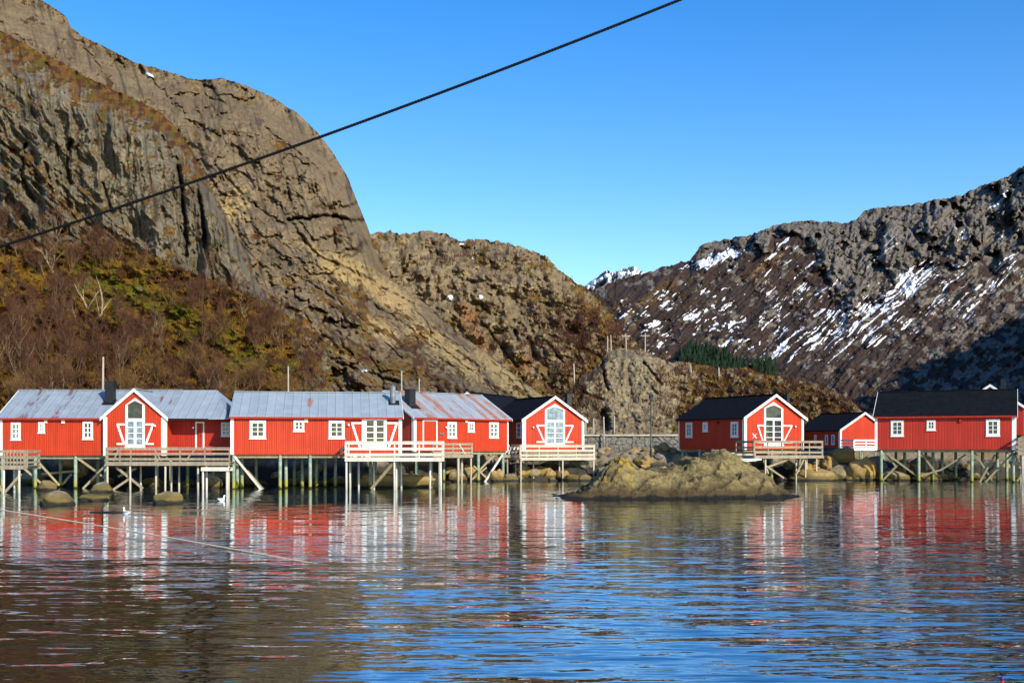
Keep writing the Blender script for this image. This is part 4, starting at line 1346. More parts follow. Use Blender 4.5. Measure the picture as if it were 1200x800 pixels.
# ---- long house with rust spot ------------------------------------------------------------------
h = House('stilt_house', 'long red stilt house with pale blue-grey roof, single rust patch and round zinc flue', 270.6, 81.5, 8.5, 2.5, 5.27, 7.05)
L = h.fx(470.6)
M['roof_spot'] = m_metal_roof('grey_sheet_roof_spotted', (0.24, 0.295, 0.345), 0.0, (h.fx(363.5, 2.2), 1.9, 6.32), 0.95)
h.body(M['red'], 0, L, 0, 7.2, 'x')
h.roof(M['roof_spot'], 0, L, 0, 7.2, 'x', verge=0.1)
h.fascia(-0.1, L + 0.1, 0, 5.16, M['red_deep'])
h.corner(0, 0, -1, -1, w=0.2); h.corner(L, 0, 1, -1, w=0.22)
h.barge('R', 0, L, 0, 7.2, 'x', verge=0.1)
W(292.6, 311.6, 492.4, 513.6, fw=0.2); W(344, 356.6, 492.2, 505, rows=2, fw=0.17); W(385.2, 403.8, 492.4, 513.6, fw=0.2)
# square-headed double door
x0_, x1_ = h.fx(424), h.fx(453.2)
zt_, zb_ = h.fz(489.2, x0_), h.fz(524, x0_)
m_ = MB(); pm_ = h.plane('F', 0)
S_ = lambda *q: h.slab(m_, pm_, *q)
S_(x0_, x1_, 0.003, 0.08, zt_ - 0.22, zt_); S_(x0_, x0_ + 0.34, 0.003, 0.078, zb_, zt_ - 0.22); S_(x1_ - 0.22, x1_, 0.003, 0.078, zb_, zt_ - 0.22)
xm_ = (x0_ + x1_ + 0.12) / 2
S_(xm_ - 0.1, xm_ + 0.1, 0.003, 0.07, zb_, zt_ - 0.22); S_(x0_ + 0.34, xm_ - 0.1, 0.003, 0.06, zb_, zb_ + 0.25); S_(xm_ + 0.1, x1_ - 0.22, 0.003, 0.06, zb_, zb_ + 0.25)
for lo, hi in ((x0_ + 0.34, xm_ - 0.1), (xm_ + 0.1, x1_ - 0.22)):
    for j in range(1, 4):
        z = zb_ + 0.25 + (zt_ - 0.22 - zb_ - 0.25) * j / 4
        S_(lo, hi, 0.003, 0.045, z - 0.03, z + 0.03)
S_(x0_ - 0.08, x1_ + 0.08, 0.003, 0.13, zb_ - 0.1, zb_ - 0.002)
fd = m_.build('glazed_door', M['white'], h.root)
m_ = MB(); h.slab(m_, pm_, x0_ + 0.34, x1_ - 0.22, 0.004, 0.014, zb_ + 0.25, zt_ - 0.22); m_.build('pane', M['glass'], fd)
h.leaf('F', 0, x0_ - 0.02, h.fx(411.6), h.fz(526, 9), h.fz(494.5, 9), bottom=False); h.leaf('F', 0, x1_ + 0.02, h.fx(466), h.fz(526, 11), h.fz(494.5, 11), bottom=False)
h.small('vent', 'F', 0, h.fx(358.8), h.fz(492.8, 5), 0.26, 0.28, 'cream'); h.lamp('F', 0, h.fx(408.5), h.fz(497, 8))
yy_ = 2.0; cx_ = h.fx(460.3, yy_); zc_ = 5.27 + yy_ / 3.6 * 1.78
m_ = MB(); m_.tube([(cx_, yy_, zc_ - 0.2), (cx_, yy_, h.fz(453.2, cx_, yy_)), (cx_, yy_, h.fz(451.2, cx_, yy_))], [0.21, 0.21, 0.14], 14)
m_.build('flue', M['zinc'], h.root, False)
h.flashing(cx_ + 0.08, yy_ - 0.1, zc_ + 0.05, 1.78 / 3.6, 0.8)
h.joists(0, L, 0, 7.2, 2.5)
for p, y in ((273.8, 0.2), (328.5, 0.2), (363.4, 0.2), (278, 1.8), (283.5, 2.6), (335, 1.5), (371, 3.5), (354, 3.5), (393, 3.5), (381, 3.5), (410.5, 1.0), (434, 0.3), (466, 0.3), (420, 5), (300, 6.5), (345, 6.5), (440, 6.5)):
    h.stilt(h.fx(p, y), y)
h.brace((lx(275), 0.1, 2.35), (lx(307), 0.1, -0.1), mat='deck_white'); h.brace((lx(290, 1), 1.0, 1.3), (lx(309, 1), 1.0, -0.1), mat='timber')
h.brace((lx(396), 0.1, 2.5), (lx(403), -0.1, 3.0), 0.05, 0.12, 'deck_white')

dk2, dL2 = deck('wide whitewashed deck with three-board railing before the double glazed doors', 404.4, 79.6, 3, 520, 2.28, 3.4, 1.12, 'deck_white',
                [(405.8, 0.1), (462, 0.1), (516.4, 0.1), (410, 1.4), (420.5, 2.8), (464.5, 0.9), (504, 2.2), (470, 3.0), (438, 3.0)], 3, 'LR', board=0.19)
dk2.brace((dk2.fx(434), 0.8, 0.05), (dk2.fx(461), 0.2, 1.9), 0.1, 0.2); dk2.brace((dk2.fx(446), 2, 1.5), (dk2.fx(456), 2, 1.75))
m_ = MB()
for i in range(3): m_.box((dk2.fx(414 + i * 7, 1.5), 1.3, 2.3), (dk2.fx(419 + i * 7, 1.5), 1.7, 2.62 - 0.04 * i))
crate = m_.build('planter_box', M['deck_white']); crate.location = dk2.root.location; crate.rotation_euler = dk2.root.rotation_euler
tag(crate, 'row of low white planter boxes standing behind the whitewashed deck railing', 'planter box')

# ---- turned house with rusty roof ---------------------------------------------------------------
h = House('stilt_house', 'turned red stilt house with heavily rust-striped roof and tall black chimney', 485, 94.2, 46, 2.68, 5.58, 7.72)
L = h.fx(595.3)
h.body(M['red'], 0, L, 0, 7.3, 'x')
h.roof(M['roof_rust'], 0, L, 0, 7.3, 'x', verge=0.25)
h.fascia(-0.2, L + 0.2, 0, 5.46, M['red_deep'])
h.barge('L', 0, L, 0, 7.3, 'x', verge=0.25); h.barge('R', 0, L, 0, 7.3, 'x', verge=0.25)
h.corner(0, 0, -1, -1, w=0.26); h.corner(L, 0, 1, -1, w=0.12)
W(524, 534.8, 494.2, 513, fw=0.19, bar=0.07, pane='curtain'); W(548, 555.6, 494.2, 505.8, fw=0.17, rows=2, pane='curtain'); W(573, 583.8, 494.6, 512.8, fw=0.19, bar=0.07, pane='curtain')
h.door('F', 0, h.fx(495), h.fx(512.2), 2.95, h.fz(491.4, h.fx(500)), 'red', 0.13)
h.small('vent', 'F', 0, h.fx(545.8), h.fz(493, h.fx(545)), 0.3, 0.3, 'cream'); h.lamp('F', 0, h.fx(521.5), h.fz(500, h.fx(521))); h.lamp('R', L, 0.5, 4.3)
h.small('meter_box', 'F', 0, h.fx(517), h.fz(508, h.fx(517)), 0.4, 0.18, 'zinc', 0.1)
yy_ = 1.6; h.chimney(h.fx(480.6, yy_), yy_, 6.0, h.fz(456.8, h.fx(480, yy_), yy_), 0.66, 0.66); h.flashing(h.fx(482, yy_), yy_ - 0.3, 5.58 + (yy_ - 0.3) / 3.65 * 2.14 + 0.12, 2.14 / 3.65, 1.0)
h.joists(0, L, 0, 7.3, 2.68)
for p, y in ((560.6, 0.3), (589.5, 0.3), (537, 0.3), (505, 0.3), (488, 0.3), (541, 2), (575, 4), (595, 4), (520, 3), (560, 7), (550, 4)):
    h.stilt(h.fx(p, y), y, r=0.13)
h.brace((lx(563), 0.5, 0.9), (lx(584), 0.5, 2.5)); h.brace((lx(567), 0.1, -0.05), (lx(588), 0.1, 2.4), mat='deck_white'); h.brace((lx(552, 2), 2, 0.1), (lx(570, 2), 2, 1.2)); h.brace((lx(555), 0.2, 1.4), (lx(574), 0.2, 0.0))
dk3, _ = deck('short grey deck with cross-braced railing at the rusty-roofed house', 508, 92.6, 34, 554, 2.42, 1.6, 0.92, 'deck_old', [(537, 0.1), (541, 0.8), (552, 0.1), (515, 0.1)], 3, 'R', post_mat='deck')
m_ = MB(); m_.bar((dk3.fx(538), 0.0, 3.3), (dk3.fx(545), 0.0, 2.45), 0.04, 0.1); m_.build('strut', M['deck'], dk3.root)

# ---- black roofed house behind ------------------------------------------------------------------
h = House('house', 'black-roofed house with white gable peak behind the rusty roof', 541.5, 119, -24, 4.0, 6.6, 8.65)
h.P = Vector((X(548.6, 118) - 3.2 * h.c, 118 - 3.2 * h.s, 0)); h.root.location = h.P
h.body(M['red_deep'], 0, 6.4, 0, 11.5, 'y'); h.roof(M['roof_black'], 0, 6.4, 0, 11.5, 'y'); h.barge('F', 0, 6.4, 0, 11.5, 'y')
h.window('F', 0, 2.5, 3.9, 4.8, 6.2)
for x_, y_ in ((0.2, 0.2), (6.2, 0.2), (0.2, 11.2), (6.2, 11.2)): h.stilt(x_, y_, zb=1.5)

# ---- gable-front house in the middle ------------------------------------------------------------


def gable_house(label, px, D, theta, zf, ze, zr, Wd, Ln, redm, front):
    h = House('stilt_house', label, px, D, theta, zf, ze, zr)
    h.body(M[redm], 0, Wd, 0, Ln, 'y'); h.roof(M['roof_black'], 0, Wd, 0, Ln, 'y', eave=0.3, verge=0.25); h.barge('F', 0, Wd, 0, Ln, 'y', verge=0.25, w=0.26)
    h.corner(0, 0, -1, -1, w=0.26); h.corner(Wd, 0, 1, -1, w=0.24); h.corner(0, Ln, -1, 1, w=0.12)
    a0, a1, pz0, pzt, pzs, pza, ol, orr, lb = front
    f = lambda p: h.fx(p)
    c_ = (h.fx(a0) + h.fx(a1)) / 2; z = lambda q: h.fz(q, c_)
    h.loft_door('F', 0, f(a0), f(a1), z(pz0), z(pzt), z(pzs), z(pza), 0.22, 'glass' if Ln > 8 else 'glass_blue', 'glass' if Ln > 8 else 'glass_blue', 4)
    h.leaf('F', 0, f(a0) - 0.02, f(ol), z(lb), z(497.6)); h.leaf('F', 0, f(a1) + 0.02, f(orr), z(lb), z(497.6))
    h.joists(0, Wd, 0, Ln, zf)
    return h


h = gable_house('red gable-fronted stilt house with black roof in the centre, deck over the water', 613.2, 104.2, 28, 2.72, 5.62, 7.66, 6.5, 7.4, 'red',
                (638.2, 661.6, 521, 493.4, 480, 473, 628.4, 671.6, 518.5))
h.window('L', 0, h.fy(611.0), h.fy(605.6), Zy(512.8, 107), Zy(495.6, 107), cols=1, rows=3, fw=0.12)
h.lamp('F', 0, h.fx(624), h.fz(500, 1)); 
m_ = MB(); m_.tube([(-0.12, -0.08, 5.4), (-0.12, -0.08, 2.6)], 0.05, 8); m_.build('downpipe', M['white'], h.root)
yy_ = 3.6; h.chimney(h.fx(665.8, yy_), yy_, 6.2, h.fz(461.4, 4.4, yy_), 0.5, 0.5)
for p, y in ((616.6, 0.3), (656, 0.6), (680.4, 0.4), (636, 3), (665, 4), (690, 5), (612, 4)):
    h.stilt(h.fx(p, y), y, r=0.13)
h.brace((h.fx(640, 0.5), 0.5, 2.2), (h.fx(678, 0.5), 0.5, 0.2)); h.brace((h.fx(632, 1), 1, 0.7), (h.fx(648, 1), 1, 1.6))
dk4, _ = deck('cream deck with neat plank railing in front of the central gabled house', 609.8, 101.4, 26, 697.2, 2.12, 2.3, 1.12, 'deck', [(610.4, 0.08), (659.4, 0.08), (696.6, 0.08), (655.5, 1.2), (625, 1.6)], 3, 'LR', board=0.2)
# walkway with steps between the two houses
wk, wl = deck('narrow plank walkway with two small stair flights between rusty-roofed and central house', 588, 102.4, 15, 611, 2.35, 1.1, 0.3, 'deck_old', [(594.5, 0.2), (604, 0.9)], 0, '')
m_ = MB()
for p in (592, 600):
    a = wk.fx(p); m_.bar((a, 0.1, 2.4), (a + 0.45, 0.35, 3.25), 0.05, 0.16); m_.bar((a + 0.35, 0.1, 2.4), (a + 0.8, 0.35, 3.25), 0.05, 0.16)
    for i in range(3): m_.box((a + 0.1 + 0.12 * i, 0.1 + 0.06 * i, 2.55 + 0.22 * i), (a + 0.5 + 0.12 * i, 0.3 + 0.06 * i, 2.58 + 0.22 * i))
m_.build('steps', M['deck_white'], wk.root)

# ---- gable-front house on the right -------------------------------------------------------------
h = gable_house('red gable-fronted stilt house with black roof and dark shaded side behind the islet', 872.4, 102.0, 30, 2.84, 5.72, 7.74, 7.15, 9.4, 'red',
                (894.8, 917.2, 521, 491, 478.5, 471, 887.0, 928.0, 519))
zz = lambda py, p: Zy(py, h.depth(0, h.fy(p)))
for p0, p1, q0, q1, r_ in ((803.8, 811.4, 495, 512.2, 3), (823.8, 829.4, 494.6, 505.4, 2), (856.6, 865.2, 494, 512, 3)):
    h.window('L', 0, h.fy(p1), h.fy(p0), zz(q1, p0), zz(q0, p0), cols=2, rows=r_, fw=0.2, pane='curtain')
h.lamp('F', 0, h.fx(931), h.fz(499, 6)); h.small('wall_fitting', 'L', 0, h.fy(842), 5.3, 0.25, 0.25, 'black')
m_ = MB(); pm_ = h.plane('F', 0); xq = h.fx(884.2); zq = h.fz(510.5, xq)
for sg in (-1, 1):
    m_.prism([Vector(pm_(xq + a, 0.004, zq + b_)) for a, b_ in ((-0.26, sg * -0.2 - 0.04), (-0.2, sg * -0.2 + 0.05), (0.26, sg * 0.2 + 0.04), (0.2, sg * 0.2 - 0.05))], Vector(pm_(0, 0.03 + 0.005 * sg, 0)) - Vector(pm_(0, 0.004, 0)))
m_.build('cross_ornament', M['white'], h.root)
yy_ = 4.0; h.chimney(h.fx(922.2, yy_), yy_, 6.2, h.fz(461.4, 4.9, yy_), 0.36, 0.4)
for x_, y_ in ((0.2, 9.1), (0.2, 6.5), (0.2, 2.6), (0.25, 0.3), (3.5, 0.3), (6.9, 0.3), (6.9, 5), (3.5, 6), (6.9, 9)):
    h.stilt(x_, y_, r=0.14, zb=-0.6)
h.brace((0.2, 8.6, 2.5), (0.2, 7.0, 1.0), mat='deck_old')
dk5, _ = deck('long weathered deck with plank railing before the house behind the islet', 884, 99.0, 30, 964.8, 2.3, 2.5, 1.28, 'deck_old', [(897, 0.2), (956.8, 0.1), (933, 0.8), (936, 2.0), (944, 0.3), (963, 2)], 3, 'LR', post_mat='deck', board=0.17)
dk5.brace((dk5.fx(903), 0.3, 0.7), (dk5.fx(897), 0.3, 2.0)); dk5.brace((dk5.fx(899), 0.2, 1.4), (dk5.fx(922), 0.4, 0.3)); dk5.brace((dk5.fx(903), 0.3, 1.3), (dk5.fx(928), 0.3, 2.0)); dk5.brace((dk5.fx(934), 0.2, 0.5), (dk5.fx(944), 0.2, 2.0))
gp, _ = deck('low bare plank gangway at the shaded corner of the house behind the islet', 853, 101.6, 30, 885, 2.55, 1.2, 0.3, 'deck', [(858, 0.3)], 0, '')
gp.root.name = 'gangway'

# ---- small boathouse ----------------------------------------------------------------------------
h = House('boathouse', 'low red boathouse with blue-black roof between two larger houses', 984.4, 118, 30, 3.0, 4.86, 6.6)
h.body(M['red'], 0, 6.8, 0, 5.9, 'y'); h.roof(M['roof_black'], 0, 6.8, 0, 5.9, 'y', eave=0.3, verge=0.25); h.barge('F', 0, 6.8, 0, 5.9, 'y', verge=0.25, w=0.24)
h.corner(0, 0, -1, -1, w=0.22); h.corner(6.8, 0, 1, -1, w=0.22)
for p0, p1 in ((974.6, 978.2), (967.2, 970.4), (954.6, 957)):
    h.window('L', 0, h.fy(p1), h.fy(p0), 3.35, 4.35, cols=1, rows=3, fw=0.1)
for x_, y_ in ((0.2, 0.2), (6.6, 0.2), (0.2, 5.5), (6.6, 5.5), (3.2, 0.2)): h.stilt(x_, y_)
dk6, _ = deck('short white three-rail landing in front of the low boathouse', 1000.8, 114.2, 20, 1030, 2.98, 2.2, 0.80, 'white', [(1010, 0.3), (1026, 0.3)], 3, 'L', board=0.13, post_mat='stilt')

# ---- long house on the right --------------------------------------------------------------------
h = House('stilt_house', 'long red stilt house with plain black roof and X-braced stilts at the right edge', 1025.6, 102.0, -24, 2.84, 5.82, 8.06)
L = h.fx(1190)
h.body(M['red_wide'], 0, L, 0, 7.6, 'x'); h.roof(M['roof_black'], 0, L, 0, 7.6, 'x', verge=0.15); h.fascia(-0.1, L + 0.1, 0, 5.70, M['red_deep'])
h.barge('L', 0, L, 0, 7.6, 'x', verge=0.15); h.barge('R', 0, L, 0, 7.6, 'x', verge=0.15, w=0.26)
h.corner(0, 0, -1, -1, w=0.2); h.corner(L, 0, 1, -1, w=0.28)
W(1044, 1059, 492.4, 511, fw=0.2); W(1086, 1096.4, 492.2, 504, rows=2, fw=0.18); W(1155.4, 1171.8, 491, 510.8, fw=0.22)
h.small('wall_fitting', 'F', 0, h.fx(1125.5), h.fz(492.5, 7), 0.25, 0.3, 'red_deep')
h.loft_door('R', L, 2.6, 4.6, 3.0, 5.2, 6.2, 6.9, 0.2); h.joists(0, L, 0, 7.6, 2.84)
for p, y in ((1032.8, 0.2), (1076.8, 0.2), (1139, 0.2), (1187.2, 0.2), (1093.4, 2.0), (1151.4, 2.0), (1104, 4), (1168.6, 4), (1060, 4), (1120, 6.5), (1085, 6.5), (1050, 7), (1180, 6.5), (1200, 4)):
    h.stilt(h.fx(p, y), y, r=0.13)
B_ = lambda p0, z0, p1, z1, y=0.35: h.brace((h.fx(p0, y), y, z0), (h.fx(p1, y), y, z1))
B_(1035, 2.7, 1075, 0.45); B_(1034.5, 0.05, 1052, 1.45, 0.5); B_(1036, 2.65, 1051, 1.2, 1.2); B_(1079, 2.6, 1098, 0.6, 1.0); B_(1079, 0.5, 1103, 1.05); B_(1103, 1.05, 1132, 2.4, 0.8)
B_(1141, 2.7, 1164, 0.05, 0.6); B_(1148.5, 0.0, 1158, 1.3, 0.4); B_(1155, 0.0, 1185, 2.4); B_(1158, 1.3, 1166, 2.4, 1.5); B_(1189, 2.5, 1196, 1.2); B_(1192, 0.1, 1199, 0.8)
dk7, _ = deck('yellowish wooden deck corner with rails at the right picture edge', 1193, 96.4, -14, 1262, 2.62, 3.0, 1.15, 'deck_old', [(1198.4, 0.1), (1225, 0.1), (1250, 0.1), (1196, 2.5)], 4, 'L', post_mat='deck')
dk7.root.rotation_euler = (0, 0, RAD(-14))

# ---- house tops behind it -----------------------------------------------------------------------
h = House('house', 'distant house showing only white gable peak and dark roof above the black ridge', 1150, 128, -50, 4.4, 7.6, 10.0)
h.P = Vector((X(1160.3, 128) - 3.4 * h.c, 128 - 3.4 * h.s, 0)); h.root.location = h.P; h.th = RAD(-25); h.root.rotation_euler = (0, 0, RAD(-25))
h.c, h.s = math.cos(h.th), math.sin(h.th); h.P = Vector((X(1160.3, 128) - 3.4 * h.c, 128 - 3.4 * h.s, 0)); h.root.location = h.P
h.body(M['red_deep'], 0, 6.8, 0, 10, 'y'); h.roof(M['roof_black'], 0, 6.8, 0, 10, 'y'); h.barge('F', 0, 6.8, 0, 10, 'y', w=0.3)
h.chimney(4.6, 5, 8.6, 10.9, 0.5, 0.5)
h.window('F', 0, 2.8, 4.0, 5.2, 6.6)
# ------------------------------------------------------------------ rocks, poles, cable, birds
M['boulder'] = m_boulder('boulder_rock', (0.17, 0.13, 0.075), (0.26, 0.205, 0.125), (0.17, 0.13, 0.03), 0.4)
M['boulder_grey'] = m_boulder('grey_boulder_rock', (0.13, 0.117, 0.09), (0.22, 0.20, 0.155), (0.16, 0.13, 0.045), 0.4)
M['boulder_orange'] = m_boulder('weedy_boulder_rock', (0.235, 0.15, 0.055), (0.29, 0.20, 0.085), (0.26, 0.155, 0.015), 0.7)
M['islet'] = m_boulder('islet_rock', (0.20, 0.165, 0.10), (0.30, 0.25, 0.155), (0.20, 0.165, 0.03), 0.85, 0.0, 0.8)


def boulder_mesh(name, seed, mat, sub=4, rough=0.5):
    bm = bmesh.new(); bmesh.ops.create_icosphere(bm, subdivisions=sub, radius=1.0)
    co = np.array([v.co[:] for v in bm.verts])
    x, y, z = co.T
    d = 1 + rough * 0.45 * fbm(x * 0.9 + 0.7 * z + seed * 3.1, y * 0.9 + 0.6 * z + seed, 3, 200 + seed) + rough * 0.22 * fbm(x * 2.6 + z * 2.0 + seed, y * 2.6 - z * 1.8, 3, 240 + seed)
    # a few flat broken faces
    rs = np.random.RandomState(seed)
    p = co * d[:, None]
    for _ in range(7):
        n = rs.normal(size=3); n /= np.linalg.norm(n); c = rs.uniform(0.62, 0.92)
        s = p @ n - c
        p = p - np.outer(np.maximum(s, 0) * 0.85, n)
    for v, q in zip(bm.verts, p): v.co = q
    for f in bm.faces: f.smooth = True
    me = bpy.data.meshes.new(name); bm.to_mesh(me); bm.free(); me.materials.append(mat)
    return me


BM = [boulder_mesh('boulder', s, M[['boulder', 'boulder_grey', 'boulder_orange'][s % 3]], 4, 0.5 + 0.1 * (s % 3)) for s in range(9)]


def put_boulder(kind, loc, size, rz, label, group=None, name='boulder', sink=0.25):
    o = bpy.data.objects.new(name, BM[kind]); o.location = (loc[0], loc[1], loc[2] + size[2] * (1 - 2 * sink) - 0.0)
    o.scale = size; o.rotation_euler = (0, 0, rz); COL.objects.link(o)
    tag(o, label, 'rock', group)
    return o


# rocks standing in the water under the left houses
def water_rock(kind, px0, px1, ytop, ybase, label, deep=0.8, name='boulder', group=None):
    D = EYE * PIX / (ybase - HOR); w = (px1 - px0) / PIX * D / 2; c = (px0 + px1) / 2
    zt = Zy(ytop, D + w * deep * 0.5)
    o = bpy.data.objects.new(name, BM[kind]); o.location = (X(c, D + w * deep * 0.8), D + w * deep * 0.8, zt * 0.22)
    o.scale = (w * 1.08, w * deep, zt * 0.86); o.rotation_euler = (0, 0, 0.2); COL.objects.link(o)
    tag(o, label, 'rock', group); return o


water_rock(0, 47, 89, 574.5, 592, 'rounded brown boulder standing in the water before the leftmost house')
water_rock(3, 177, 214, 576, 590, 'pointed brown rock in the water below the weathered left deck')
water_rock(1, 94, 127, 578, 587, 'flat dark rock barely above water between two boulders')
water_rock(5, 418, 507, 554.5, 571.5, 'large yellow weed-stained boulder under the whitewashed deck', 0.45)
water_rock(2, 620, 641, 550.5, 562.6, 'small orange boulder under the cream central deck', 0.6)
water_rock(6, 44, 66, 563, 575, 'tan boulder between the stilts of the leftmost house')
water_rock(4, 108, 134, 565, 577, 'grey boulder half hidden behind the stilts under the first gable')
water_rock(7, 234, 262, 556, 572, 'pale block-like boulder under the low landing stage', 0.5)
water_rock(8, 575, 592, 552, 564, 'ochre boulder at the foot of the rusty-roofed house')
water_rock(5, 484, 489, 578.5, 581.5, 'tiny dark rock breaking the surface before the whitewashed deck')

# broken stone along the waterline and bank
rr = random.Random(21)
ROCK_SPOTS = [
    (40, 400, 26, 0.5, 1.1, 'grey boulder in the dark bank under the left stilt houses', 'boulders under the left houses'),
    (520, 690, 26, 0.4, 1.0, 'weathered boulder on the bank under the middle stilt houses', 'boulders under the middle houses'),
    (690, 800, 40, 0.35, 0.95, 'pale rubble boulder below the roadside stone wall', 'boulders below the stone wall'),
    (925, 1110, 34, 0.5, 1.15, 'broad ochre boulder on the shore between the right-hand houses', 'boulders on the right shore'),
    (1110, 1200, 12, 0.4, 0.8, 'dark boulder in the shade beneath the black-roofed long house', 'boulders under the right house'),
]
for a, b_, n, s0, s1, lab, grp in ROCK_SPOTS:
    for i in range(n):
        px = a + (b_ - a) * (i + rr.random()) / n
        ys = float(pl(SHORE_PTS, px)); dd = ys + rr.uniform(-2.2, 2.0 if a != 690 else 12.0)
        x = X(px, dd); z = max(shore_z(x, dd), -0.25)
        s = rr.uniform(s0, s1) * (0.75 if a == 690 and dd > ys + 5 else 1)
        put_boulder(rr.randrange(9) if a != 925 else rr.choice([0, 2, 5, 8, 3]), (x, dd, z - 0.1), (s * rr.uniform(0.9, 1.5), s * rr.uniform(0.7, 1.1), s * rr.uniform(0.55, 0.9)), rr.uniform(0, 6), lab, grp)
# the four big ones between the right-hand houses
for px, dd, sx, sz, kd, lab in ((1012, 104.2, 1.35, 1.45, 8, 'big squarish ochre boulder left of the X-braced stilts'), (1048, 103.8, 1.8, 1.0, 0, 'long ochre boulder crossed by stilt shadows'), (985, 105, 1.4, 1.2, 3, 'sloping tan boulder beside the big squarish one'),
                                (955, 103.2, 2.2, 0.75, 2, 'low orange-brown slab at the waterline beneath the weathered deck'), (1090, 103.0, 1.7, 0.7, 5, 'flat yellow boulder behind the second green stilt'), (1026, 106.5, 1.9, 1.7, 4, 'dark rounded boulder in the shade behind the first green stilt')):
    put_boulder(kd, (X(px, dd), dd, -0.15), (sx, sx * 0.75, sz), rr.uniform(-0.4, 0.4), lab, None, 'boulder', 0.3)

# --- islet
def islet_h(x, y):
    """x across (m), y depth (m), both from the islet's centre"""
    top = pl([(-7.3, 0.0), (-7.0, 0.10), (-6.4, 0.36), (-5.6, 0.85), (-4.75, 1.45), (-4.15, 1.9), (-3.7, 2.15), (-3.2, 1.85), (-2.4, 1.80), (-1.0, 1.78), (0.2, 1.95), (1.0, 2.3), (1.7, 2.62), (2.6, 2.74), (3.5, 2.62), (4.1, 2.32), (4.7, 1.95), (5.3, 1.55), (5.9, 1.0), (6.4, 0.6), (6.9, 0.25), (7.5, 0.02)], x)
    yf = -3.9 + 0.04 * x + 0.035 * x * x * (x > 0); yb = 4.0 - 0.03 * x * x
    t = (y - yf) / (1.2 + 1.9 * sstep(-6, 0, x)); t2 = (yb - y) / 3.2
    prof = np.clip(np.minimum(t, 1), -1, 1); prof = np.where(prof > 0, np.sin(prof * math.pi / 2) ** 0.85, prof)
    prof2 = np.clip(np.minimum(t2, 1), -1, 1); prof2 = np.where(prof2 > 0, np.sin(prof2 * math.pi / 2), prof2)
    ridge_y = pl([(-7, -1.5), (0, -1.0), (2.4, 1.5), (7, -1)], x)
    front_low = 1 - 0.26 * sstep(0.6, 2.2, x) * sstep(0.5, -2.0, y) * sstep(5.5, 4, x)
    return top * np.minimum(prof, prof2) * front_low


IW, ID = 300, 150
gx, gy = np.meshgrid(np.linspace(-7.6, 7.6, IW), np.linspace(-4.6, 4.8, ID))
gz = islet_h(gx, gy)
a_, b2_ = rot2(gx, gy + gz * 1.0, 0)
st_a, st_b = rot2(gx, gz * 1.6 + 0.3 * gy, -24)
crk = ridged(st_a / 5.0, st_b / 0.95 + 0.35 * fbm(gx / 2, gy / 2, 2, 260), 3, 261) ** 6
amp_ = sstep(-0.3, 0.5, gz)
n_ = fbm(gx / 2.4, gy / 2.4, 4, 262) * 0.30 + fbm(st_a / 1.6, st_b / 0.45, 4, 267) * 0.10 + fbm(gx / 0.6, gy / 0.6, 4, 263) * 0.10 - crk * 0.5 + 0.34 * (cells(st_a / 1.9, st_b / 0.8, 266)[2] - 0.5)
jag_ = ridged(gx / 0.9 + gz, gy / 1.6, 3, 264) * 0.16 * sstep(-2.4, -3.3, gx)
jd = np.full(gx.shape, 9.0); wob_ = 0.18 * fbm(gx / 0.8, gy / 0.8, 3, 268)
for ln_ in ([(-3.4, -3.9), (-2.2, -3.0), (0.3, -1.4)], [(0.0, -4.0), (2.7, -2.7), (4.0, -1.4)], [(2.8, -3.7), (5.4, -3.0)], [(-5.3, -3.4), (-4.1, -2.2), (-3.2, -0.8)], [(0.8, -2.9), (2.2, -1.5)], [(-2.4, -3.9), (-1.2, -3.3), (1.0, -2.6)], [(-4.6, -3.6), (-3.6, -2.6)], [(4.0, -3.2), (4.9, -1.8)]):
    jd = np.minimum(jd, seg_dist(gx + wob_, gy + wob_, ln_))
joint = np.exp(-(jd / 0.11) ** 2); step_ = 0.22 * np.exp(-np.maximum(jd, 0) / 0.5)
crk = np.maximum(crk, joint * 0.6)
gz2 = gz + (n_ + jag_ - 0.30 * joint + step_) * amp_ - 0.05
me = bpy.data.meshes.new('rock_islet')
vv = np.stack([gx, gy, gz2], -1).reshape(-1, 3); ii = np.arange(len(vv)).reshape(gx.shape)
qq = np.stack([ii[:-1, :-1], ii[:-1, 1:], ii[1:, 1:], ii[1:, :-1]], -1).reshape(-1, 4)
me.from_pydata(vv.tolist(), [], qq.tolist()); me.update(); me.polygons.foreach_set('use_smooth', [True] * len(me.polygons))
lich = 0.62 * sstep(0.3, 1.0, np.exp(-((gx + 3.55) / 0.75) ** 2 - ((gy + 1.6) / 2.2) ** 2) * 1.2 + 0.55 * np.exp(-((gx + 4.8) / 1.1) ** 2) + 0.7 * fbm(gx / 0.5, gy / 0.5 + gz, 4, 265) - 0.15)
fresh = np.exp(-((gx - 2.3) / 1.2) ** 2 - ((gy - 1.2) / 1.6) ** 2)
ca = me.color_attributes.new('ground_a', 'FLOAT_COLOR', 'POINT')
arr = np.stack([lich, sstep(0.4, 0.8, fresh + 0.2 * n_), np.clip(crk * 1.8, 0, 1), np.ones_like(gx)], -1)
ca.data.foreach_set('color', arr.reshape(-1).astype(np.float32))
mi, ti, bi = mat_new('islet_rock_lichen'); k = NT(ti)
at1 = k.n('ShaderNodeAttribute', attribute_name='ground_a'); sp = k.n('ShaderNodeSeparateColor'); ti.links.new(at1.outputs['Color'], sp.inputs[0])
pos = k.n('ShaderNodeNewGeometry').outputs['Position']; sz_ = k.n('ShaderNodeSeparateXYZ'); ti.links.new(pos, sz_.inputs[0])
q1 = k.noise(pos, 0.8, 6, 0.65, 0.6); q2 = k.noise(pos, 3.6, 6, 0.7); q3 = k.noise(pos, 12, 4, 0.7)
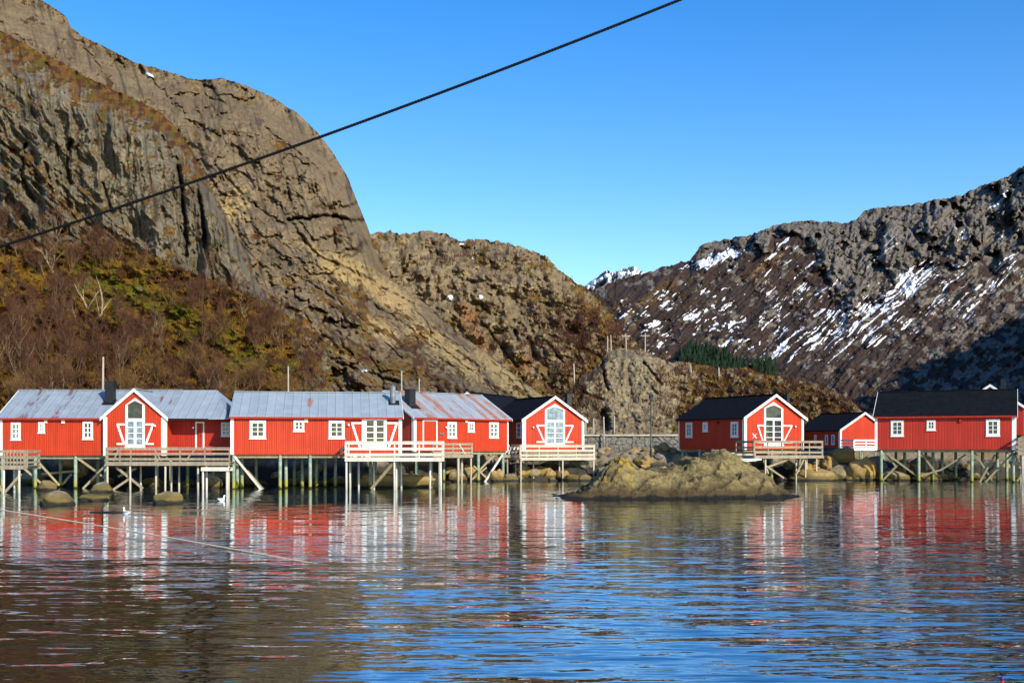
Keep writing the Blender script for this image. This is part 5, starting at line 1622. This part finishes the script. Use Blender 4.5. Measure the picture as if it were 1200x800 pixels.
col = k.mix(k.ramp(q1, 0.35, 0.65), (0.165, 0.122, 0.052), (0.29, 0.23, 0.10))
col = k.mix(k.math('MULTIPLY', k.ramp(k.math('ADD', k.math('MULTIPLY', q2, 0.6), k.math('MULTIPLY', q1, 0.4)), 0.46, 0.6), 0.6), col, (0.245, 0.195, 0.05))
col = k.mix(k.math('MULTIPLY', k.ramp(q2, 0.48, 0.64), 0.65), col, (0.075, 0.055, 0.028))
col = k.mix(sp.outputs[1], col, (0.36, 0.27, 0.15))
col = k.mix(k.math('MULTIPLY', sp.outputs[2], 0.85), col, (0.035, 0.028, 0.02))
col = k.mix(k.ramp(k.math('ADD', sp.outputs[0], k.math('MULTIPLY', k.math('SUBTRACT', q2, 0.5), 1.1)), 0.42, 0.72), col, (0.40, 0.235, 0.018))
zz_ = k.math('ADD', sz_.outputs[2], k.math('MULTIPLY', k.math('SUBTRACT', q1, 0.5), 0.9))
col = k.mix(k.ramp(zz_, 0.95, 0.35), col, (0.070, 0.048, 0.02)); col = k.mix(k.ramp(zz_, 0.28, 0.10), col, (0.010, 0.009, 0.008))
ti.links.new(col, bi.inputs['Base Color']); k.bump(k.math('ADD', q1, k.math('ADD', k.math('MULTIPLY', q2, 0.5), k.math('MULTIPLY', q3, 0.2))), 1.0, 0.40, bi); setp(bi, None, 0.85, 0.25)
me.materials.append(mi)
islet = bpy.data.objects.new('rock_islet', me); COL.objects.link(islet)
ISD = 69.6
islet.location = (X(794, ISD), ISD, 0)
tag(islet, 'low olive-brown rock islet with yellow lichen in mid water', 'rock')
# coil of pale rope and a red float lying on the islet's right shoulder
m_ = MB(); ro = empty('rope_coil', (X(875, 69.8), 69.2, 0)); tag(ro, 'pale rope coil lying with a red float on the rock islet', 'rope')
zi = float(islet_h(np.array([ro.location.x - islet.location.x]), np.array([69.2 - ISD]))[0]) + 0.12
pts = [(0.40 * math.cos(t * 0.4) * (1 + 0.03 * t), 0.28 * math.sin(t * 0.4), zi + 0.02 * math.sin(t) + 0.004 * t) for t in range(40)]
m_.tube(pts, 0.035, 6); m_.build('coil', M['white'], ro)
m_ = MB(); m_.tube([(-0.75, 0, zi + 0.05), (-0.68, 0, zi + 0.06), (-0.55, 0, zi + 0.06), (-0.48, 0, zi + 0.05)], [0.05, 0.11, 0.11, 0.05], 10); m_.build('float', M['red'], ro)

# --- roadside stone wall
def stone_wall(label, x0, x1, y, z0, z1):
    nx = int((x1 - x0) / 0.06); nz = int((z1 - z0) / 0.06)
    gx, gz = np.meshgrid(np.linspace(x0, x1, nx), np.linspace(z0, z1, nz))
    d1, e, idv = cells(gx / 0.75 + 0.35 * fbm(gx, gz, 2, 270), gz / 0.5 + 0.2 * fbm(gx / 0.8, gz / 0.8, 2, 273), 271)
    out = 0.11 * sstep(0.02, 0.14, e) + 0.10 * (idv - 0.5) + 0.04 * fbm(gx / 0.3, gz / 0.3, 3, 272)
    top = 0.25 * (1 - (gz - z0) / (z1 - z0))
    F_ = np.stack([gx, y - out - top, gz], -1)
    me = bpy.data.meshes.new('stone_wall'); vs = F_.reshape(-1, 3).tolist(); ii = np.arange(nx * nz).reshape(nz, nx)
    fs = np.stack([ii[:-1, :-1], ii[:-1, 1:], ii[1:, 1:], ii[1:, :-1]], -1).reshape(-1, 4).tolist()
    b0 = len(vs)
    vs += [(x0, y + 0.7, z0), (x1, y + 0.7, z0), (x1, y + 0.7, z1), (x0, y + 0.7, z1)]
    fs += [(b0 + 1, b0, b0 + 3, b0 + 2)]
    t0, t1 = ii[-1, 0], ii[-1, -1]
    fs += [tuple(int(q) for q in ii[-1, :]) + (b0 + 2, b0 + 3), (b0, int(ii[0, 0])) + tuple(int(q) for q in ii[1:, 0]) + (b0 + 3,), (int(ii[0, -1]), b0 + 1, b0 + 2) + tuple(int(q) for q in ii[::-1, -1][:-1])]
    me.from_pydata(vs, [], fs); me.validate(); me.update(); me.materials.append(M['wallstone'])
    o = bpy.data.objects.new('stone_wall', me); COL.objects.link(o); tag(o, label, 'wall'); return o


M['wallstone'] = m_boulder('wall_stone', (0.11, 0.105, 0.09), (0.19, 0.185, 0.16), (0.18, 0.13, 0.05), 0.35)
sw = stone_wall('grey dry-stone retaining wall below the road, left of the shaded house', 4.6, 30.8, 121.3, 2.2, 4.24)
m_ = MB(); m_.box((4.6, 121.0, 4.245), (30.8, 121.5, 4.40)); M['coping'] = m_plain('pale_concrete', (0.42, 0.38, 0.31), 0.85, 0.2, 0.15, 2.0); m_.build('coping', M['coping'], sw)

# --- poles
def pole(px, ytop, ybase, D, label, r=0.11, mat='pole', arm=False, group=None, base=None, name='utility_pole'):
    b0 = base if base is not None else at(px, ybase, D)
    o = empty(name, b0); tag(o, label, 'pole', group)
    hgt = (ybase - ytop) / PIX * b0.y
    m = MB(); m.tube([(0, 0, -1.0), (0, 0, hgt * 0.5), (rng.uniform(-0.05, 0.05), 0, hgt)], [r * 1.15, r, r * 0.75], 8); m.build('post', M[mat], o, True)
    if arm:
        m = MB(); m.box((-0.65, -0.05, hgt - 0.4), (0.65, 0.05, hgt - 0.3)); m.build('crossarm', M[mat], o)
        for q in (-0.55, 0.55):
            m = MB(); m.tube([(q, 0, hgt - 0.298), (q, 0, hgt - 0.1)], [0.05, 0.035], 6); m.build('insulator', M['zinc'], o)
    return o


pole(120.5, 418, 500, 108, 'pale wooden pole rising behind the black box chimney')
pole(337.8, 429, 500, 108, 'pale pole behind the spotted grey roof', 0.085)
pole(470.6, 434.5, 500, 110, 'pale pole behind the round zinc flue', 0.085)
pole(491.2, 443.5, 500, 116, 'thin pale pole behind the rusty roof', 0.085)
pole(672.6, 423, 448, 160, 'lone grey pole beside the left foot of the rock knoll', 0.11, base=on_body('knoll', 672, 450))
for px, yt, yb, lab, arm in ((711.5, 392, 411, 'left one of the twin poles atop the rock knoll', False), (715.6, 392.5, 411, 'right one of the twin poles atop the rock knoll', False), (733.2, 391, 411, 'short-armed pole near the middle of the knoll top', True), (755.8, 390, 412, 'armed pole at the right end of the knoll top', True)):
    b0 = on_body('knoll', px, yb)
    pole(px, yt, yb, b0.y, lab, 0.085, arm=arm, base=b0)
for px, yt, yb, lab in ((809, 428, 441, 'tiny grey pole on broken ground right of the knoll'), (842, 430.5, 441, 'tiny grey pole just left of the dark conifers')):
    b0 = on_body('knoll', px, yb); pole(px, yt, yb, b0.y, lab, 0.10, base=b0)
for px, yt, yb, D, lab in ((686.2, 489, 514, 123.5, 'leftmost of the bare posts along the road by the central house'), (695.6, 490, 514, 124, 'second bare roadside post from the central house'), (707.6, 488, 515, 120.6, 'pale post standing before the roadside wall'), (719.8, 487, 512, 124, 'rightmost of the bare roadside posts beneath the knoll')):
    pole(px, yt, yb, D, lab, 0.09, name='roadside_post')
# lamp post
bl = at(762.8, 536, 110); bl.z = max(shore_z(bl.x, bl.y) - 0.1, 0)
lp = empty('lamp_post', bl); tag(lp, 'tall dark lamp post with lantern standing on the bank behind the islet', 'lamp post')
ht = Zy(459, 110) - bl.z
m_ = MB(); m_.tube([(0, 0, -0.3), (0, 0, 1.1), (0, 0, 1.2), (0, 0, ht - 1.0)], [0.12, 0.12, 0.075, 0.065], 10); m_.build('post', M['pole_dark'], lp, True)
m_ = MB(); m_.tube([(0, 0, ht - 1.0), (0, 0, ht - 0.9), (0, 0, ht - 0.35)], [0.09, 0.13, 0.22], 6); m_.build('lantern', M['glass'], lp)
m_ = MB(); m_.tube([(0, 0, ht - 0.348), (0, 0, ht - 0.15), (0, 0, ht)], [0.28, 0.14, 0.03], 6); m_.build('lantern_cap', M['pole_dark'], lp)

# --- overhead cable: two twisted strands
cb = empty('overhead_cable', at(-160, 339.6, 13.0)); tag(cb, 'black twisted overhead cable slung across the sky from left to top', 'cable')
P0 = at(-160, 339.6, 13.0); P1 = at(1000, -83.4, 13.0)
cm_ = m_plain('cable_rubber', (0.006, 0.006, 0.007), 0.85, 0.08, 0.2, 20); N_ = 1700
for ph in (0, math.pi):
    pts = []
    for i in range(N_ + 1):
        t = i / N_; p = P0.lerp(P1, t); p.z -= 0.159 * 4 * t * (1 - t)
        a = t * 170 * 2 * math.pi + ph
        pts.append((p.x - P0.x, p.y - P0.y + 0.005 * math.cos(a), p.z - P0.z + 0.004 * math.sin(a)))
    m_ = MB(); m_.tube(pts, 0.0138, 8); m_.build('strand', cm_, cb, True)

# --- mooring line slanting down into the water
pts = []
for px, py, z in ((-40, 590, 0.55), (0, 597, 0.42), (100, 613, 0.22), (200, 630, 0.08), (300, 648, 0.015), (390, 664, -0.03)):
    D = (EYE - z) * PIX / (py - HOR); pts.append(Vector((X(px, D), D, z)))
fine = []
for i in range(len(pts) - 1):
    for t in range(12): fine.append(pts[i].lerp(pts[i + 1], t / 12))
fine.append(pts[-1])
m_ = MB(); m_.tube([f - pts[0] for f in fine], 0.027, 6); M['rope'] = m_plain('rope', (0.62, 0.48, 0.34), 0.9, 0.1, 0.2, 8)
mo = m_.build('mooring_line', M['rope'], None, True); mo.location = pts[0]; tag(mo, 'thin tan mooring line slanting into the water at lower left', 'rope')

# --- gulls afloat
M['feather'] = m_plain('white_feathers', (0.78, 0.78, 0.76), 0.8, 0.1, 0.06, 12); M['wing'] = m_plain('grey_wing', (0.35, 0.37, 0.4), 0.8, 0.1, 0.1, 12); M['beak'] = m_plain('yellow_beak', (0.6, 0.35, 0.03), 0.5, 0.3, 0.1)


def gull(px, py, face, label):
    D = EYE * PIX / (py - HOR)
    o = empty('gull', (X(px, D), D, 0), face); tag(o, label, 'bird')
    m = MB()
    m.tube([(-0.30, 0, 0.13), (-0.22, 0, 0.11), (-0.10, 0, 0.08), (0.04, 0, 0.07), (0.14, 0, 0.10), (0.17, 0, 0.18), (0.175, 0, 0.25), (0.185, 0, 0.30), (0.20, 0, 0.335), (0.235, 0, 0.335), (0.26, 0, 0.325)],
           [0.015, 0.05, 0.10, 0.12, 0.10, 0.065, 0.045, 0.05, 0.058, 0.045, 0.02], 14)
    m.build('body', M['feather'], o, True)
    for s in (-1, 1):
        w = MB(); w.tube([(0.10, s * 0.095, 0.12), (-0.02, s * 0.115, 0.13), (-0.18, s * 0.08, 0.15), (-0.36, s * 0.02, 0.165)], [0.03, 0.05, 0.04, 0.008], 8); w.build('wing', M['wing'], o, True)
    b = MB(); b.tube([(0.25, 0, 0.325), (0.29, 0, 0.32), (0.32, 0, 0.308)], [0.016, 0.012, 0.004], 6); b.build('beak', M['beak'], o)
    for s in (-1, 1):
        e = MB(); e.tube([(0.225, s * 0.036, 0.345), (0.225, s * 0.047, 0.345)], [0.008, 0.006], 6); e.build('eye', M['black'], o)
    o.scale = (0.85, 0.85, 0.85)
    return o


gull(148.2, 602.5, 2.6, 'white gull afloat with head raised beside a dark drifting plank')
gull(259.8, 586.5, 0.8, 'smaller white gull afloat near the left end of the spotted-roof house')
D = EYE * PIX / (600.5 - HOR)
m_ = MB(); m_.tube([(-0.9, 0, 0.0), (-0.85, 0, 0.01), (0.2, 0.02, 0.03), (0.75, 0, 0.01), (0.8, 0, 0.0)], [0.02, 0.05, 0.06, 0.05, 0.02], 8)
dw = m_.build('driftwood', M['black'], None, True); dw.location = (X(128, D), D, 0); tag(dw, 'thin dark plank drifting left of the nearer gull', 'driftwood')
# red marker stake at the lower right
D = EYE * PIX / (806 - HOR)
mk = empty('marker_stake', (X(1174.5, D), D, 0)); tag(mk, 'small red marker stake with blue tip in the water at lower right', 'marker')
M['stake'] = m_plain('stake_red', (0.35, 0.02, 0.015), 0.5, 0.4, 0.1); M['stake_blue'] = m_plain('stake_blue', (0.02, 0.03, 0.25), 0.5, 0.4, 0.1)
m_ = MB(); m_.tube([(0, 0, -0.5), (0, 0, 0.1)], 0.022, 10); m_.build('stake', M['stake'], mk, True)
m_ = MB(); m_.tube([(0, 0, 0.102), (0, 0, 0.135), (0, 0, 0.15)], [0.024, 0.024, 0.01], 10); m_.build('tip', M['stake_blue'], mk, True)
# ------------------------------------------------------------------ bare birches and scrub
M['bark_pale'] = m_plain('pale_bark', (0.15, 0.11, 0.068), 0.9, 0.1, 0.35, 4.0)
M['bark_brown'] = m_plain('brown_bark', (0.12, 0.07, 0.04), 0.9, 0.1, 0.3, 4.0)
M['twig_purple'] = m_plain('purple_brown_twigs', (0.070, 0.030, 0.018), 0.9, 0.1, 0.3, 1.0)
M['twig_tan'] = m_plain('tan_twigs', (0.14, 0.078, 0.028), 0.9, 0.1, 0.3, 1.0)
M['twig_dark'] = m_plain('dark_twigs', (0.055, 0.028, 0.018), 0.9, 0.1, 0.3, 1.0)


def grow(rg, p, d, ln, r, depth, trunk, crown, maxd, spread, n_kids, droop):
    nseg = 4 if depth < 2 else 3
    pts = [p]; q = p.copy(); dd = d.copy()
    for i in range(nseg):
        dd = (dd + Vector((rg.gauss(0, 0.16), rg.gauss(0, 0.16), rg.gauss(0.04 - droop * depth, 0.10)))).normalized()
        q = q + dd * ln / nseg; pts.append(q.copy())
    rads = [r * (1 - 0.6 * i / nseg) for i in range(nseg + 1)]
    (trunk if depth < 2 else crown).tube(pts, rads, 5 if depth == 0 else (4 if depth == 1 else 3), False)
    if depth >= maxd: return
    for kx in range(n_kids[depth]):
        t = rg.uniform(0.3, 1.0); i = min(nseg - 1, int(t * nseg)); b = pts[i].lerp(pts[i + 1], t * nseg - i)
        ax = Vector((rg.gauss(0, 1), rg.gauss(0, 1), rg.gauss(0, 0.5)))
        nd = (dd + ax.normalized() * spread).normalized(); nd.z = max(nd.z, -0.05) + 0.12
        grow(rg, b, nd.normalized(), ln * rg.uniform(0.42, 0.66), max(r * 0.45, 0.009), depth + 1, trunk, crown, maxd, spread, n_kids, droop)


def make_tree(kind, seed, label, group):
    rg = random.Random(seed)
    name, hgt, bark, twig, stems, kids, spread, tw = kind
    root = empty(name, (0, 0, 0)); tag(root, label, 'tree', group)
    tr, cr = MB(), MB()
    for s in range(stems):
        d = Vector((rg.gauss(0, 0.32), rg.gauss(0, 0.32), 1)).normalized()
        grow(rg, Vector((rg.gauss(0, 0.12), rg.gauss(0, 0.12), -0.3)), d, hgt * rg.uniform(0.55, 0.75), tw, 0, tr, cr, 3, spread, kids, 0.0)
    tr.build('trunk', M[bark], root); cr.build('crown', M[twig], root)
    return root


KINDS = [
    (('bare_birch', 4.6, 'bark_pale', 'twig_purple', 2, (7, 6, 4), 0.75, 0.075), 'bare birch with pale stems and purple twigs on the mossy slope below the cliff', 'bare birches on the slope'),
    (('bare_birch', 3.6, 'bark_brown', 'twig_purple', 4, (6, 6, 4), 0.7, 0.05), 'dense purple-brown birch scrub bush growing on the mossy slope', 'purple scrub on the slope'),
    (('bare_bush', 3.2, 'bark_brown', 'twig_tan', 5, (5, 6, 4), 0.75, 0.045), 'tan-twigged leafless bush on the slope behind the left houses', 'tan bushes behind the left houses'),
    (('bare_bush', 2.6, 'bark_brown', 'twig_dark', 5, (5, 6, 3), 0.85, 0.04), 'low dark leafless shrub in the hollows of the mossy slope', 'dark shrubs on the slope'),
]
rt = random.Random(99)
PROTO = []
for ki, (kd, lab, grp) in enumerate(KINDS):
    PROTO.append([[make_tree(kd, 500 + 10 * ki + j, lab, grp), False] for j in range(3)])


def plant(ki, loc, sc, rz):
    slot = PROTO[ki][rt.randrange(3)]
    if slot[1]: o = copy_tree(slot[0])
    else: o = slot[0]; slot[1] = True
    o.location = loc; o.scale = (sc, sc, sc * rt.uniform(0.9, 1.15)); o.rotation_euler = (0, 0, rz)
    return o


# how much scrub grows where on the slope (photo columns and rows, in tens)
def scrub_density(px, py):
    v = 0.06
    for cx, cy, rx, ry, w in ((70, 295, 90, 25, 1.0), (60, 390, 70, 50, 0.9), (120, 440, 110, 30, 0.9), (215, 330, 40, 28, 0.9), (260, 365, 60, 22, 0.8), (320, 385, 40, 30, 1.0), (180, 420, 60, 40, 0.6), (250, 450, 90, 22, 0.9), (30, 450, 60, 40, 0.8), (120, 330, 40, 30, 0.4)):
        v += w * math.exp(-((px - cx) / rx) ** 2 - ((py - cy) / ry) ** 2)
    for cx, cy, rx, ry, w in ((165, 335, 50, 14, 0.8), (210, 375, 50, 14, 0.7), (300, 430, 50, 16, 0.7), (40, 330, 30, 12, 0.5)):
        v -= w * math.exp(-((px - cx) / rx) ** 2 - ((py - cy) / ry) ** 2)
    return v


cnt = 0; tries = 0
while cnt < 215 and tries < 6000:
    tries += 1
    px = rt.uniform(-15, 375); yc_ = float(pl(CR_SLOPE, px)); py = rt.uniform(yc_ + 3, 482)
    if rt.random() > scrub_density(px, py): continue
    p = on_body('hillside', px, py)
    low = sstep(405, 450, np.array(py))
    u = rt.random()
    if u < 0.30 * float(low) + 0.05: ki = 2
    elif u < 0.22 + 0.3 * float(low): ki = 0
    elif u < 0.80: ki = 1
    else: ki = 3
    plant(ki, p + Vector((0, -0.4, -0.1)), rt.uniform(0.65, 1.15), rt.uniform(0, 6.28)); cnt += 1
# two crooked pale birches that stand out
for (px, py, sc, sd, lab) in ((112, 385, 1.9, 901, 'crooked old birch with forked white limbs alone on the green slope'), (62, 318, 1.2, 902, 'pale multi-stemmed birch at the foot of the slanting cliff')):
    t = make_tree(('bare_birch', 4.4, 'bark_white', 'twig_tan', 2 if sd == 901 else 4, (3, 3, 2), 0.95, 0.11 if sd == 901 else 0.08), sd, lab, None) if 'bark_white' in M else None
    if t is None:
        M['bark_white'] = m_plain('white_bark', (0.27, 0.21, 0.14), 0.9, 0.1, 0.25, 4.0)
        t = make_tree(('bare_birch', 4.4, 'bark_white', 'twig_tan', 2 if sd == 901 else 4, (3, 3, 2), 0.95, 0.11 if sd == 901 else 0.08), sd, lab, None)
    t.location = on_body('hillside', px, py) + Vector((0, -0.6, 0)); t.scale = (sc, sc, sc)

# low undergrowth as one mass: dead grass tussocks and heather
def undergrowth(name, body, n, sampler, size, mat, label, blades=9):
    rg = random.Random(hash(name) % 1000 if False else len(name) * 37)
    m = MB(); c = 0; tr = 0
    while c < n and tr < n * 8:
        tr += 1
        q = sampler(rg)
        if q is None: continue
        p = on_body(body, *q); s = size * rg.uniform(0.6, 1.4)
        for _ in range(blades):
            a = rg.uniform(0, 6.28); ln = s * rg.uniform(0.6, 1.2)
            d = Vector((math.cos(a) * 0.7, math.sin(a) * 0.7, rg.uniform(0.5, 1.2))).normalized()
            o = Vector((rg.gauss(0, s * 0.3), rg.gauss(0, s * 0.3), -0.1)); w = Vector((-d.y, d.x, 0)) * s * 0.06
            if w.length < 1e-4: w = Vector((s * 0.06, 0, 0))
            b0 = p + o; t0 = b0 + d * ln
            m.v += [tuple(b0 - w), tuple(b0 + w), tuple(t0 + w * 0.4), tuple(t0 - w * 0.4)]; k0 = len(m.v) - 4; m.f.append((k0, k0 + 1, k0 + 2, k0 + 3))
        c += 1
    o = m.build(name, M[mat]); tag(o, label, 'undergrowth', None, 'stuff'); return o


def s_slope(rg):
    px = rg.uniform(-10, 385); yc = float(np.interp(px, [a for a, _ in CR_SLOPE], [b for _, b in CR_SLOPE])); py = rg.uniform(yc, 485)
    return (px, py) if rg.random() < 0.35 + scrub_density(px, py) * 0.5 else None


M['heather'] = m_plain('heather', (0.070, 0.031, 0.016), 0.95, 0.05, 0.35, 0.6); M['grass_dead'] = m_plain('dead_grass', (0.21, 0.12, 0.016), 0.95, 0.05, 0.35, 0.6)
undergrowth('heather', 'hillside', 2600, s_slope, 0.75, 'heather', 'brown heather covering the mossy slope', 12)
undergrowth('dead_grass', 'hillside', 2600, s_slope, 0.55, 'grass_dead', 'ochre dead grass tufts over the mossy slope', 10)


def s_hill(rg):
    px = rg.uniform(440, 740); yc = float(np.interp(px, [a for a, _ in CR_HILL], [b for _, b in CR_HILL])); py = rg.uniform(yc + 1, 460)
    w = math.exp(-((px - 670) / 45) ** 2 - ((py - 385) / 30) ** 2) + 0.5 * math.exp(-((px - 560) / 60) ** 2 - ((py - 300) / 14) ** 2) + 0.12
    return (px, py) if rg.random() < w else None


undergrowth('scrub', 'hill', 700, s_hill, 2.0, 'twig_purple', 'purple-brown scrub on the right flank of the middle hill', 16)


def s_knoll(rg):
    px = rg.uniform(640, 1005); yc = float(np.interp(px, [a for a, _ in CR_KNOLL], [b for _, b in CR_KNOLL])); py = rg.uniform(yc + 1, 500)
    kn = 705 < px < 770
    return (px, py) if rg.random() < (0.05 if kn else 0.6) else None


undergrowth('brushwood', 'knoll', 1300, s_knoll, 0.8, 'heather', 'rusty brown brush on the broken ground behind the right houses', 12)

# plantation of conifers on the fell's foot
M['conifer'] = m_plain('conifer_needles', (0.012, 0.026, 0.013), 0.9, 0.1, 0.4, 0.5)
m_ = MB(); rg = random.Random(5); c = 0
while c < 420:
    px = rg.uniform(794, 908); t = (px - 794) / 114
    ytop = float(np.interp(px, [794, 805, 822, 845, 860, 880, 900, 908], [412, 405, 401, 409, 417, 421, 421, 425])); ybot = float(np.interp(px, [794, 850, 908], [424, 436, 440]))
    py = rg.uniform(ytop + 8, ybot + 6)
    p = on_body('mountain', px, py); p.y -= 2; hh = rg.choice((rg.uniform(2.2, 4.0), rg.uniform(3.2, 5.5), rg.uniform(5.0, 7.4)))
    if math.sin(px * 0.31) + math.sin(px * 0.13 + 1) > 1.6: continue
    for lv in range(5):
        z0 = hh * (0.10 + 0.17 * lv); z1 = z0 + hh * 0.30; r0 = hh * 0.24 * (1 - lv / 5.6) * rg.uniform(0.85, 1.15); nn = 7
        b0 = len(m_.v); a0 = rg.uniform(0, 6)
        for k_ in range(nn):
            rr_ = r0 * rg.uniform(0.7, 1.15); m_.v.append((p.x + rr_ * math.cos(a0 + k_ * 6.283 / nn), p.y + rr_ * math.sin(a0 + k_ * 6.283 / nn), p.z + z0 - 0.25 * rr_))
        m_.v.append((p.x, p.y, p.z + z1))
        for k_ in range(nn): m_.f.append((b0 + k_, b0 + (k_ + 1) % nn, b0 + nn))
    c += 1
cf = m_.build('forest', M['conifer']); tag(cf, 'dark green conifer plantation at the foot of the snow-streaked mountain', 'forest', None, 'stuff')
